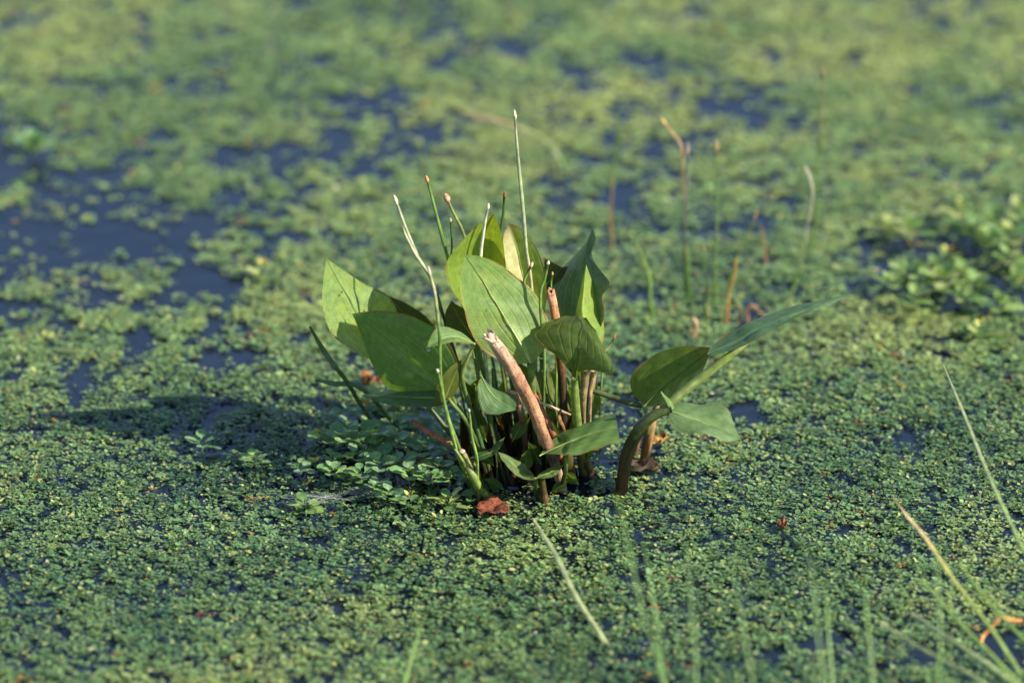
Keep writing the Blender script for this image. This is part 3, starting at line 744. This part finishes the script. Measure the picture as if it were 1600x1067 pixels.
stalk('dull red stalk leaning out low over the round-leaved rosettes', [(643, 657, -1, 7), (672, 676, -2, 9), (700, 692, -2.6, 9), (722, 704, -3, 9), (760, 756, 'g', 9)], ((.32, .12, .07), (.24, .08, .045), (.16, .06, .03)))
stalk('pale dry sheath hanging beside the petiole of the hooded leaf', [(915, 578, -2, 15), (913, 605, -2, 12), (911, 640, -1.6, 9), (912, 722, 'g', 8)], ((.20, .16, .07), (.26, .2, .10), (.16, .12, .05), (.06, .04, .02)))
stalk('short pointed tan husk next to the pale dry sheath', [(928, 580, -1, 9), (925, 600, -1, 10), (922, 622, -1, 6), (921, 730, 'g', 3)], ((.34, .23, .13), (.36, .25, .14), (.14, .09, .045), (.05, .03, .02)))
stalk('folded orange-brown dead blade between the dark red stalk and the low leaf', [(876, 640, -4, 3), (873, 655, -4, 8), (880, 668, -4, 5), (900, 740, 'g', 5)], ((.30, .15, .06), (.22, .11, .04), (.04, .02, .012), (.02, .014, .01)), wob=.1)
stalk('rounded tan stub low among the culms at the foot of the clump', [(771, 652, 0, 6), (778, 668, 0, 8), (788, 700, 0, 9), (797, 748, 'g', 9)], ((.30, .19, .11), (.09, .055, .03), (.04, .025, .015), (.04, .025, .015)))  # lit tip and shaded shaft are both put in by colour

# ------------------------------------------------------------------ rush stems rising from the clump
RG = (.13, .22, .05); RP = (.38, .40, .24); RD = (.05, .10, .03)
def rush(label, ctrl, cols, tip=None, tipw=None, group=None, mat=M_STEM, tiplen=.010):
    base = pt3(ctrl[-1])
    t = thing('rush_stem', label, 'rush', base, group)
    link('culm', tube_mesh('culm', ctrl, mat, cols, np.array(base), n=32, sides=7, wig=.0011, wob=.06), t)
    if tip:
        p = pt3(ctrl[0]); q = pt3(ctrl[1])
        dirn = np.array(p - q); dirn /= np.linalg.norm(dirn)
        r = .5 * (tipw or ctrl[0][3] * 1.7) * mpp(p)
        prof = [(0, .45), (.15, .85), (.4, 1), (.7, .85), (.9, .5), (1, .1)]
        a = np.cross(dirn, [0, 1, .1]); a /= np.linalg.norm(a); b = np.cross(dirn, a)
        V, F, C, U = [], [], [], []
        for i, (f, rr) in enumerate(prof):
            for s in range(8):
                an = 2 * math.pi * s / 8
                k = rr * r * (1 + .15 * math.sin(3 * an + i * 2))
                V.append(np.array(p) + dirn * (f - .15) * tiplen + a * math.cos(an) * k + b * math.sin(an) * k - np.array(base))
                C.append([c * random.uniform(.7, 1.25) for c in tip]); U.append((s / 8, f))
        for i in range(len(prof) - 1):
            for s in range(8):
                F.append((i * 8 + s, i * 8 + (s + 1) % 8, (i + 1) * 8 + (s + 1) % 8, (i + 1) * 8 + s))
        F.append(tuple(range(40, 48)))
        link('spikelet', make_mesh('spikelet', V, F, M_DRY, C, U), t)
    return t
TB = (.48, .22, .10); TW = (.60, .55, .42)
rush('pale dead rush stem arching outward to a blunt whitish tip above its neighbour', [(620, 318, -4, 4), (636, 362, -4, 4.5), (655, 405, -4, 4.5), (672, 436, -3.6, 4.5), (700, 520, 1, 4), (735, 640, 0, 4), (757, 756, 'g', 5)], (RP, RP, (.26, .31, .15), RD, RD, RD, RD, RD), TW, 6)  # lower culm coloured dark to vanish into the clump's shade
rush('shorter pale dead rush stem curving just under the longer arching one', [(628, 353, -4.4, 4), (636, 374, -4.4, 4.5), (652, 405, -4.2, 4.5), (672, 434, -3.8, 4), (702, 520, 1.5, 4), (737, 640, 1, 4), (760, 752, 'g', 5)], (RP, RP, (.24, .28, .13), RD, RD, RD, RD, RD), None)  # dark lower culm paints the same shade
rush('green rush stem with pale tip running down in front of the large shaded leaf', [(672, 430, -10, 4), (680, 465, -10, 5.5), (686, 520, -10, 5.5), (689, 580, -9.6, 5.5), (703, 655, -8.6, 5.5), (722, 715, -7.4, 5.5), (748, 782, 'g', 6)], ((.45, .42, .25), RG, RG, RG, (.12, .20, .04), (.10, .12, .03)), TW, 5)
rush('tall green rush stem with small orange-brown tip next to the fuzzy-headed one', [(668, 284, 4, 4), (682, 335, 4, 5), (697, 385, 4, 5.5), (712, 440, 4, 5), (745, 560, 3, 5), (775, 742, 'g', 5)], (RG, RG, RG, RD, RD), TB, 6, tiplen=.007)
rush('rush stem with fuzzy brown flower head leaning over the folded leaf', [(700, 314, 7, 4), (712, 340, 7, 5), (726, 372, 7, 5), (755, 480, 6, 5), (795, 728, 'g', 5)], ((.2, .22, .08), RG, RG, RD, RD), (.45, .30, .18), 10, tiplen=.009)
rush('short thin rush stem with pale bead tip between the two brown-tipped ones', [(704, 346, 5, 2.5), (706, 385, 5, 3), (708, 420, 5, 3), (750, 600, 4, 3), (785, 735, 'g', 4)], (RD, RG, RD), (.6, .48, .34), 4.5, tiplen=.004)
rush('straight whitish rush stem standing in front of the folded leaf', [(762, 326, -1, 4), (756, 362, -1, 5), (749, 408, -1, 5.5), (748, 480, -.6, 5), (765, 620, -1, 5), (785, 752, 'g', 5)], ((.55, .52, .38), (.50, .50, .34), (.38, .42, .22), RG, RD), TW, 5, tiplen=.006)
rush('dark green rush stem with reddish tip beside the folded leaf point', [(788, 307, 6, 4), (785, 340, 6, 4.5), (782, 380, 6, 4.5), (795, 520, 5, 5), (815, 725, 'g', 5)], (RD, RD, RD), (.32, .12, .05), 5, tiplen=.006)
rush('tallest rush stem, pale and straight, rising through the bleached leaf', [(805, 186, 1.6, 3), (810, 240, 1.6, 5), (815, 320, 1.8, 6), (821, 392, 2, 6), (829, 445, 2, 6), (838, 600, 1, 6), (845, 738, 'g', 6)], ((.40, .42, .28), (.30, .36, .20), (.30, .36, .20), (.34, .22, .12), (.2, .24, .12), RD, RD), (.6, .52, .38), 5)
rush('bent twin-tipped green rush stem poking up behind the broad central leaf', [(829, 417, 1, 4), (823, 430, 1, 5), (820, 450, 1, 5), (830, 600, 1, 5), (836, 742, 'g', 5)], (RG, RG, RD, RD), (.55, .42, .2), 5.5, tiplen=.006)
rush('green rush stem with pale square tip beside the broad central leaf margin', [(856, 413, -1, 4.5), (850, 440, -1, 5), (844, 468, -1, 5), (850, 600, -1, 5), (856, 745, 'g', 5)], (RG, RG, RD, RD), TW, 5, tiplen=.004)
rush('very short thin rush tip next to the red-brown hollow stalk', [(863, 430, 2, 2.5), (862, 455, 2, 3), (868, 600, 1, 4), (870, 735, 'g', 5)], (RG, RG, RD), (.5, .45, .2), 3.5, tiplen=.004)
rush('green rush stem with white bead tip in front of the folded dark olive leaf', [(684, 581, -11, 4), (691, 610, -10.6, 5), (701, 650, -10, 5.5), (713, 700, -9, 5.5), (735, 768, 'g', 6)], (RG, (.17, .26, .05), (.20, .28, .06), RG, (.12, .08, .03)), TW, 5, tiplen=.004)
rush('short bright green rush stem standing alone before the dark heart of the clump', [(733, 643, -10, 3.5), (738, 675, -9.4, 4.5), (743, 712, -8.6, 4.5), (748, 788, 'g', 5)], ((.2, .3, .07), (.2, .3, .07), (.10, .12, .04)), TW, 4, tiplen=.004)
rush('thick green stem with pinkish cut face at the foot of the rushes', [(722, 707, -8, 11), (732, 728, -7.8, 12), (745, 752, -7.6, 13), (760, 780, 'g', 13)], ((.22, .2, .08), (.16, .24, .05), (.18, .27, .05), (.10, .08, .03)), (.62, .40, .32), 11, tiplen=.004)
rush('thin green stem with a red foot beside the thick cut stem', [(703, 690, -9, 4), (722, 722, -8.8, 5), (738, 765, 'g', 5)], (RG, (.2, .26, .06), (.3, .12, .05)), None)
def blade(label, ctrl, cols, cat='grass blade', name='grass_blade', group=None, flat=.35, mat=M_STEM, n=26):
    base = pt3(ctrl[-1])
    me = tube_mesh(name, ctrl, mat, cols, np.array(base), n=n, sides=8, flat=flat, wig=.0014)
    return tag(link(name, me, None, base), label, cat, group)
blade('dark green blade slanting alone beside the pale sunlit leaf', [(484, 510, 2, 3), (500, 536, 2, 7), (516, 560, 2, 8), (532, 584, 2, 7), (600, 690, 'g', 6)], (RD, (.05, .11, .035), (.05, .11, .035)))
blade('dim green blade lying low over the water beside the dark blade foot', [(492, 594, 3, 3), (525, 600, 3, 8), (565, 608, 3, 7), (640, 690, 'g', 6)], ((.06, .12, .05), (.05, .1, .04)))
rush('thin reddish-tipped stem leaning out from behind the hooded leaf', [(959, 529, 6, 2.5), (951, 545, 6, 3), (943, 563, 5.6, 3), (932, 705, 'g', 4)], ((.2, .2, .08), RG, RD), (.42, .2, .12), 3.5, tiplen=.005)

# ------------------------------------------------------------------ rushes standing in the open water behind
def far_rush(label, ctrl, cols, tip=None, tipw=None, group=None, tiplen=.012):
    d = (G(ctrl[-1][0], ctrl[-1][1]).y - Y0) * 100
    c = [(a[0], a[1], d + a[2], a[3] * .55) for a in ctrl[:-1]] + [(ctrl[-1][0], ctrl[-1][1], 'g', ctrl[-1][3])]
    return rush(label, c, [[q * .72 for q in k] for k in cols], [q * .75 for q in tip] if tip else None, tipw * .7 if tipw else None, group, tiplen=tiplen)
FG = (.14, .25, .05)
far_rush('tall rush with whitish frayed top in open water, brown bent tip behind it', [(1074, 238, 0, 7), (1072, 280, 0, 8), (1071, 340, 0, 6), (1072, 470, 0, 7)], ((.62, .55, .42), (.60, .48, .36), FG, FG), (.62, .55, .42), 7)
far_rush('brown broken rush top bent over beside the frayed white one', [(1040, 196, 0, 8), (1052, 212, 0, 7), (1064, 234, 0, 9), (1068, 300, 0, 4), (1078, 462, 0, 5)], ((.50, .32, .16), (.42, .28, .14), (.42, .26, .12), FG, FG), (.5, .32, .16), 9)
far_rush('tall rush with a single blunt orange tip in the open water', [(1119, 236, 0, 5), (1119, 300, 0, 6), (1117, 380, 0, 6), (1117, 478, 0, 7)], (FG, FG, FG), (.55, .34, .18), 8, tiplen=.014)
far_rush('leaning rush whose pale bent top hooks to one side', [(1257, 258, 0, 5), (1266, 280, 0, 7), (1270, 304, 0, 7), (1262, 360, 0, 5), (1247, 420, 0, 6), (1235, 462, 0, 7)], ((.62, .6, .45), (.62, .6, .45), (.4, .42, .2), FG, FG), None)
far_rush('very tall faint rush with dark tip behind the hooked one', [(1284, 118, 0, 4), (1283, 200, 0, 6), (1276, 290, 0, 6), (1268, 392, 0, 7)], ((.3, .22, .1), FG, FG), (.3, .2, .1), 5)
far_rush('faint upright rush with a brown band low on its stem', [(966, 160, 0, 4), (964, 220, 0, 6), (957, 300, 0, 7), (955, 330, 0, 7), (955, 392, 0, 7)], (FG, FG, (.36, .2, .09), FG), None)
far_rush('green arching blade bending over in the water behind the wavy leaf', [(992, 376, 0, 5), (1002, 400, 0, 9), (1013, 440, 0, 10), (1020, 500, 0, 9)], ((.2, .3, .06), (.16, .28, .05), FG), None)
far_rush('bright orange dead stem standing in the open water', [(1150, 404, 0, 5), (1144, 435, 0, 9), (1139, 465, 0, 7), (1137, 508, 0, 7)], ((.55, .30, .07), (.55, .30, .07), (.45, .2, .05), (.3, .12, .04)), None)
far_rush('orange dead stem bent into a sharp elbow', [(1196, 497, 0, 5), (1186, 486, 0, 6), (1175, 476, 0, 6), (1169, 488, 0, 6), (1166, 510, 0, 6)], ((.42, .16, .07), (.42, .18, .07), (.3, .13, .05)), None)
far_rush('short orange shred of stem beside the bright orange one', [(1152, 470, 0, 3), (1156, 485, 0, 5), (1152, 508, 0, 5)], ((.4, .22, .06), (.35, .16, .05)), None)
far_rush('pale pink split stub standing up from the far duckweed', [(1083, 494, 0, 5), (1086, 505, 0, 12), (1085, 528, 0, 7)], ((.65, .40, .25), (.62, .38, .24), (.4, .2, .1)), None)
far_rush('thin upright green stem behind the pale pink stub', [(1100, 395, 0, 3), (1103, 440, 0, 5), (1101, 500, 0, 5)], (FG, FG), (.4, .4, .2), 5)
far_rush('slanting green stem with an orange tip crossing behind the orange dead stem', [(1178, 342, 0, 5), (1165, 375, 0, 6), (1150, 410, 0, 6), (1132, 470, 0, 6)], ((.3, .3, .08), FG, FG), (.5, .34, .14), 6)
far_rush('thin brown dead stem leaning between the leaning rushes', [(1189, 352, 0, 4), (1192, 372, 0, 5), (1198, 410, 0, 5)], ((.42, .24, .12), (.4, .24, .12)), None)
far_rush('slim pale stem half sunk near the green arching blade', [(1097, 455, 0, 3), (1102, 475, 0, 5), (1108, 500, 0, 5)], ((.4, .36, .2), (.25, .25, .1)), None)
dB = (G(885, 268).y - Y0) * 100
blade('blurred tan and green strap leaf arching over the far water', [(722, 176, dB + 4, 4), (745, 183, dB + 3, 9), (790, 193, dB + 2, 9), (835, 212, dB + 1, 8), (868, 242, dB, 7), (885, 268, 'g', 6)],
      ((.42, .30, .18), (.36, .28, .16), (.22, .26, .10), (.15, .22, .07), (.10, .17, .05)), 'strap leaf', 'strap_leaf')

# ------------------------------------------------------------------ blades between the camera and the clump
PG = (.24, .29, .14); SG = (.12, .21, .05)
FGR = 'green blades standing close up in front'
def near(label, pts, cols, d0, d1, group=None, flat=.4):
    """pts top -> bottom, last one out of the frame; depth runs d0 -> d1, then down into the water."""
    k = len(pts) - 1
    pts = [(u, v, w * .75) for u, v, w in pts]
    c = [(u, v, d0 + (d1 - d0) * i / k, w) for i, (u, v, w) in enumerate(pts)]
    q = P(pts[-1][0], pts[-1][1], d1); w = pts[-1][2]
    # carry on to the water surface along the same lean
    p0 = np.array(P(*c[-2][:3])); p1 = np.array(q)
    dirn = (p1 - p0) / np.linalg.norm(p1 - p0)
    if dirn[2] > -.3: dirn[2] = -.3
    g = p1 + dirn * (p1[2] / -dirn[2])
    uu, vv = to_px(g[0], g[1])
    c.append((float(uu), float(vv), 'g', w))
    return blade(label, c, cols, group=group, flat=flat)
near('long pale dry blade slanting through the duckweed before the dead red leaf', [(834, 812, 5), (868, 866, 11), (905, 935, 12), (945, 1005, 11), (985, 1070, 11)], (PG, PG, (.30, .34, .16), (.34, .30, .17), (.2, .25, .1)), -22, -40)
near('long pale blade slanting over open duckweed well away from the clump', [(1474, 570, 3), (1498, 630, 8), (1530, 705, 9), (1565, 780, 9), (1610, 880, 9)], (PG, PG, (.20, .30, .09), SG, SG), -8, -36)
near('blade with a sharp tan dead tip running into green', [(1394, 774, 4), (1415, 800, 10), (1445, 838, 10), (1490, 905, 9), (1540, 975, 9), (1610, 1075, 9)], ((.62, .40, .18), (.66, .46, .24), (.42, .40, .12), (.26, .34, .08), (.24, .36, .09), SG), -22, -46)
near('pale green blade crossing low under the tan-tipped one', [(1425, 958, 9), (1465, 985, 11), (1520, 1022, 12), (1580, 1068, 12)], (PG, (.28, .36, .14), (.26, .36, .12)), -40, -50)
near('second pale blade parallel to the low crossing one', [(1375, 972, 7), (1430, 1008, 9), (1490, 1040, 10), (1540, 1070, 10)], (PG, (.28, .36, .14), (.26, .36, .12)), -42, -50)
near('green blade slanting behind the tan-tipped one', [(1440, 905, 5), (1490, 960, 8), (1535, 1010, 9), (1590, 1068, 9)], ((.2, .3, .07), (.2, .32, .07), SG), -38, -50)
near('green blade passing behind the orange bent straw', [(1500, 880, 5), (1550, 945, 8), (1610, 1010, 9)], ((.2, .3, .07), SG), -34, -44)
for pts, d in [([(1286, 905, 5), (1296, 980, 9), (1303, 1075, 10)], -66), ([(1350, 905, 5), (1356, 980, 9), (1360, 1075, 10)], -70), ([(1462, 845, 4), (1467, 950, 8), (1470, 1075, 9)], -72),
               ([(1004, 845, 4), (1022, 940, 7), (1042, 1075, 9)], -68), ([(1072, 850, 4), (1080, 950, 7), (1086, 1075, 9)], -74), ([(962, 770, 4), (985, 870, 7), (1003, 960, 8), (1040, 1075, 8)], -76),
               ([(1262, 850, 4), (1278, 960, 7), (1290, 1075, 8)], -80), ([(1148, 880, 3), (1160, 960, 6), (1180, 1075, 7)], -78)]:
    near('slim upright green blade, thrown out of focus, standing before the clump', [(u, v, w * .75) for u, v, w in pts], ((.09, .19, .035), (.085, .18, .035), (.08, .15, .03)), d + 18, d + 12, FGR)
near('short dark blade rising slantwise alone from plain duckweed', [(664, 958, 3), (652, 1000, 7), (634, 1070, 8)], ((.12, .2, .05), (.12, .2, .05)), -38, -46)
def straw(label, pts, cols, d):
    c = [(u, v, d, w) for u, v, w in pts]
    o = G(pts[-1][0], pts[-1][1])
    return tag(link('bent_straw', tube_mesh('bent_straw', c[:-1] + [(pts[-1][0], pts[-1][1], 'g', pts[-1][2])], M_DRY, cols, np.array(o), n=22, sides=7, flat=.5), None, o), label, 'straw')
straw('bright orange straw bent to a right angle across the green blades', [(1600, 970, 8), (1580, 969, 8), (1563, 965, 8), (1550, 978, 8), (1536, 993, 8), (1534, 1003, 6)], ((.55, .26, .10), (.6, .3, .1), (.55, .26, .08)), (G(1534, 1003).y - Y0) * 100 + .5)

# ------------------------------------------------------------------ round-leaved rosettes on the mat
def small_leaf_mesh(L, W, bend, col, seed):
    rr = random.Random(seed)
    V, F, C, U = [], [], [], []
    n, h = 11, 2
    for i in range(n):
        t = i / (n - 1)
        q = (t - .18) / .82
        wid = W * .5 * (.12 if q <= 0 else max(.12 if t < .9 else .0, math.sqrt(max(0.0, 1 - (2 * q ** .9 - 1) ** 2))))
        for j in range(-h, h + 1):
            s = j / h
            z = bend * L * (t - t * t * 1.3) + .10 * W * s * s + .03 * W * math.sin(t * 7 + s * 3 + seed)
            V.append((t * L, s * wid, z)); U.append((s * .5 + .5, t))
            k = rr.uniform(.85, 1.15) * (1.25 if j == 0 else 1)
            C.append([c * k for c in col])
    for i in range(n - 1):
        for j in range(2 * h):
            a = i * (2 * h + 1) + j
            F.append((a, a + 1, a + 2 * h + 2, a + 2 * h + 1))
    return make_mesh('rosette_leaf', V, F, M_SMALL, C, U)
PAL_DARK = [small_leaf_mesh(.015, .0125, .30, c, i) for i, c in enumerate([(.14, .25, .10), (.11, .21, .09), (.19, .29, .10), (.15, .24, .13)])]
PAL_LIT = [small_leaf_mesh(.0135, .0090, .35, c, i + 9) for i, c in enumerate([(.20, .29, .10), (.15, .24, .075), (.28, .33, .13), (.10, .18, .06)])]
PAL_YEL = [small_leaf_mesh(.006, .004, .3, c, i + 19) for i, c in enumerate([(.50, .42, .09), (.42, .40, .10), (.55, .33, .09)])]
def rosette(u, v, scale, nleaf, pal, label, seed, group=None, bud=None, tilt=(.1, .75), lift=.004):
    rr = random.Random(seed)
    o = G(u, v)
    t = thing('rosette_plant', label, 'rosette', o, group)
    for i in range(nleaf):
        inner = i / nleaf
        l = link('leaf', pal[rr.randrange(len(pal))], t)
        a = i * 2.4 + rr.uniform(-.4, .4)
        s = scale * rr.uniform(.8, 1.2) * (1.05 - .4 * inner)
        l.scale = (s, s, s)
        l.rotation_euler = (rr.uniform(-.35, .35), -(tilt[0] + (tilt[1] - tilt[0]) * inner + rr.uniform(-.1, .1)), a)
        l.location = (math.cos(a) * .003, math.sin(a) * .003, lift + .008 * inner * scale)
    c = [(u, v - 14 * scale, (o.y - Y0) * 100, 2.5), (u, v - 5, (o.y - Y0) * 100, 3), (u, v, 'g', 3)]
    link('stem', tube_mesh('stem', c, M_STEM, [(.14, .2, .06)], np.array(o), n=6, sides=6), t)
    if bud:
        for k in range(bud):
            l = link('bud', PAL_YEL[k % 3], t)
            a = k * 2.1 + rr.random()
            l.rotation_euler = (0, -rr.uniform(.6, 1.3), a)
            l.location = (math.cos(a) * .002, math.sin(a) * .002, lift + .012 * scale)
    return t
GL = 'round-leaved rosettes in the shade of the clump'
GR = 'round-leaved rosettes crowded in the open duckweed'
rosette(640, 712, 1.05, 9, PAL_DARK, 'dark round-leaved rosette with a bright young centre under the dull red stalk', 1, bud=2)
rosette(700, 800, 1.25, 9, PAL_LIT, 'large pale-edged rosette on the duckweed next to the dead red leaf', 2, tilt=(.1, .8))
rosette(478, 806, 1.15, 8, PAL_LIT, 'pale grey-green rosette with long pointed leaves beside the cobweb', 3, tilt=(.1, .6))
rosette(542, 762, .9, 8, PAL_DARK, 'rosette topped with yellow and orange young leaves between the cobwebs', 4, bud=6)
rosette(490, 744, .8, 7, PAL_DARK, 'rosette with an orange bud standing over a dark hollow in the mat', 5, bud=4)
rosette(500, 698, .7, 7, PAL_DARK, 'small rosette carrying a round yellow-green seed cluster', 6, bud=9)
rosette(573, 652, .8, 7, PAL_DARK, 'rosette with a bright yellow top below the flat low leaf', 7, bud=5)
rosette(316, 706, 1.0, 7, PAL_DARK, 'lone dark rosette far out in the shaded duckweed', 8)
rosette(400, 732, .95, 7, PAL_DARK, 'single upright rosette between the lone dark one and the orange-budded one', 9)
rosette(52, 246, 1.5, 9, PAL_DARK, 'dark upright rosette standing alone in the open blue water', 11, tilt=(.5, 1.2))
rosette(410, 442, 1.2, 7, PAL_LIT, 'rosette with a yellow bud far out behind the pale sunlit leaf', 12, bud=8)
rosette(640, 800, .9, 6, PAL_DARK, 'rosette with a small orange bud beside the large pale-edged one', 10, bud=3)
for i, (u, v, s) in enumerate([(585, 722, 1.1), (600, 745, 1.2), (560, 705, 1.0), (660, 690, 1.0), (618, 690, .95), (535, 720, .9), (575, 690, .95), (605, 665, .9), (555, 745, .9), (640, 775, .95),
                               (590, 785, .85), (685, 770, .9), (660, 735, .9), (520, 742, .8), (625, 760, 1.0), (675, 755, .8), (540, 690, .85), (565, 775, .8), (610, 800, .8), (705, 745, .9), (690, 715, .95), (540, 668, .8),
                               (655, 660, .9), (630, 668, .9), (590, 650, .8), (520, 770, .8), (505, 720, .8), (470, 760, .75), (650, 755, 1.0), (595, 765, 1.0), (570, 730, 1.0), (615, 725, 1.1), (670, 780, .9), (715, 775, .85), (740, 790, .8), (690, 690, .9)]):
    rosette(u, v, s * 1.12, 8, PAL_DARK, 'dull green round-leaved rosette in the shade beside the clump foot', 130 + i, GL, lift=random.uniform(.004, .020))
rosette(1532, 534, 1.15, 8, PAL_LIT, 'pale rosette set apart below the crowded rosettes in the open duckweed', 70, tilt=(.2, .9), bud=2)
rosette(1480, 418, 1.1, 8, PAL_LIT, 'rosette with orange buds among the crowded open-water rosettes', 71, bud=7)
for i, (u, v, s) in enumerate([(1388, 372, 1.0), (1425, 392, 1.1), (1520, 385, 1.3), (1550, 372, 1.3), (1580, 395, 1.4), (1540, 405, 1.2), (1500, 455, 1.2), (1450, 470, 1.1), (1420, 455, 1.0), (1475, 470, 1.2), (1525, 470, 1.1),
                               (1560, 500, 1.1), (1505, 490, 1.0), (1390, 470, .9), (1430, 495, .9), (1590, 360, 1.3), (1500, 360, 1.1), (1575, 430, 1.1), (1460, 440, 1.1), (1590, 470, 1.0)]):
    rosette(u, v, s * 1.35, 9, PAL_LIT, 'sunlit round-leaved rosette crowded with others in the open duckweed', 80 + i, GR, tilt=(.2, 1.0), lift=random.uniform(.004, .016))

# ------------------------------------------------------------------ dead leaves, dew, silk
scatter_blob(770, 806, 48, 24, .007, 'dead_leaf', (.20, .06, .032), 'crumpled brick-red dead leaf lying before the clump foot', 'dead leaf', 1)
scatter_blob(672, 744, 62, 22, .010, 'dead_leaf', (.18, .06, .035), 'long dark red dead leaf half hidden by the shaded rosettes', 'dead leaf', 2, mat=M_WET)
scatter_blob(700, 735, 26, 12, .012, 'dead_leaf', (.34, .13, .08), 'small shiny pinkish dead leaf on top of the long dark red one', 'dead leaf', 3, mat=M_WET)
scatter_blob(582, 609, 34, 10, .014, 'dead_leaf', (.22, .09, .04), 'brown dead leaf floating behind the large shaded leaf', 'dead leaf', 4)
scatter_blob(1002, 744, 52, 18, .010, 'dead_leaf', (.06, .042, .028), 'dark brown rotting leaf at the foot of the bent stem', 'dead leaf', 5)
scatter_blob(1024, 700, 36, 16, .008, 'dead_leaf', (.36, .22, .06), 'yellow-orange leaf scrap behind the dark brown rotting leaf', 'dead leaf', 6)
scatter_blob(1222, 834, 14, 12, .010, 'dead_leaf', (.40, .14, .06), 'tiny bright rust leaf scrap alone on the open duckweed', 'dead leaf', 7)
scatter_blob(812, 700, 30, 20, .02, 'dead_leaf', (.07, .045, .02), 'blackish dead leaf lump deep inside the clump foot', 'dead leaf', 8)
scatter_blob(742, 756, 16, 10, .008, 'dead_leaf', (.45, .12, .04), 'small orange-red leaf scrap at the foot of the rush stems', 'dead leaf', 9)
def drop(u, v, d, rpx, label):
    p = P(u, v, d); r = rpx * mpp(p)
    V, F = [], []
    nl, ns = 9, 14
    for i in range(nl + 1):
        a = math.pi * i / nl
        k = math.sin(a) * (1 if a > math.pi / 2 else .9)
        for s in range(ns):
            V.append((r * k * math.cos(2 * math.pi * s / ns), r * k * math.sin(2 * math.pi * s / ns), r * math.cos(a) * (1.25 if a < math.pi / 2 else 1)))
    for i in range(nl):
        for s in range(ns):
            F.append((i * ns + s, (i + 1) * ns + s, (i + 1) * ns + (s + 1) % ns, i * ns + (s + 1) % ns))
    return tag(link('water_drop', make_mesh('water_drop', V, F, M_DEW), None, p), label, 'drop')
drop(669, 545, -7, 3.6, 'clear dew drop hanging from the tip of the little leaf')
def cobweb(u, v, wpx, hpx, label, seed):
    rr = random.Random(seed)
    o = G(u, v)
    V, F = [], []
    for k in range(46):
        a = P(u + rr.gauss(0, wpx * .4), v + rr.gauss(0, hpx * .4), (G(u, v).y - Y0) * 100 + rr.uniform(-2, 1))
        b = P(u + rr.gauss(0, wpx * .4), v + rr.gauss(0, hpx * .4), (G(u, v).y - Y0) * 100 + rr.uniform(-2, 1))
        a.z = max(a.z, .006); b.z = max(b.z, .006)
        d = (b - a).normalized(); x = d.cross(Vector((0, 0, 1))).normalized() * .00006; y = d.cross(x).normalized() * .00006
        i = len(V)
        for q in (a, b):
            for s in ((1, 0), (-.5, .87), (-.5, -.87)):
                V.append(q + x * s[0] + y * s[1] - o)
        for s in range(3):
            F.append((i + s, i + (s + 1) % 3, i + 3 + (s + 1) % 3, i + 3 + s))
    return tag(link('cobweb', make_mesh('cobweb', V, F, M_WEB), None, o), label, 'cobweb')
cobweb(503, 786, 60, 22, 'wisp of white cobweb over the pale grey-green rosette', 1)
cobweb(572, 772, 60, 22, 'wisp of bluish cobweb by the rosette with yellow and orange young leaves', 2)
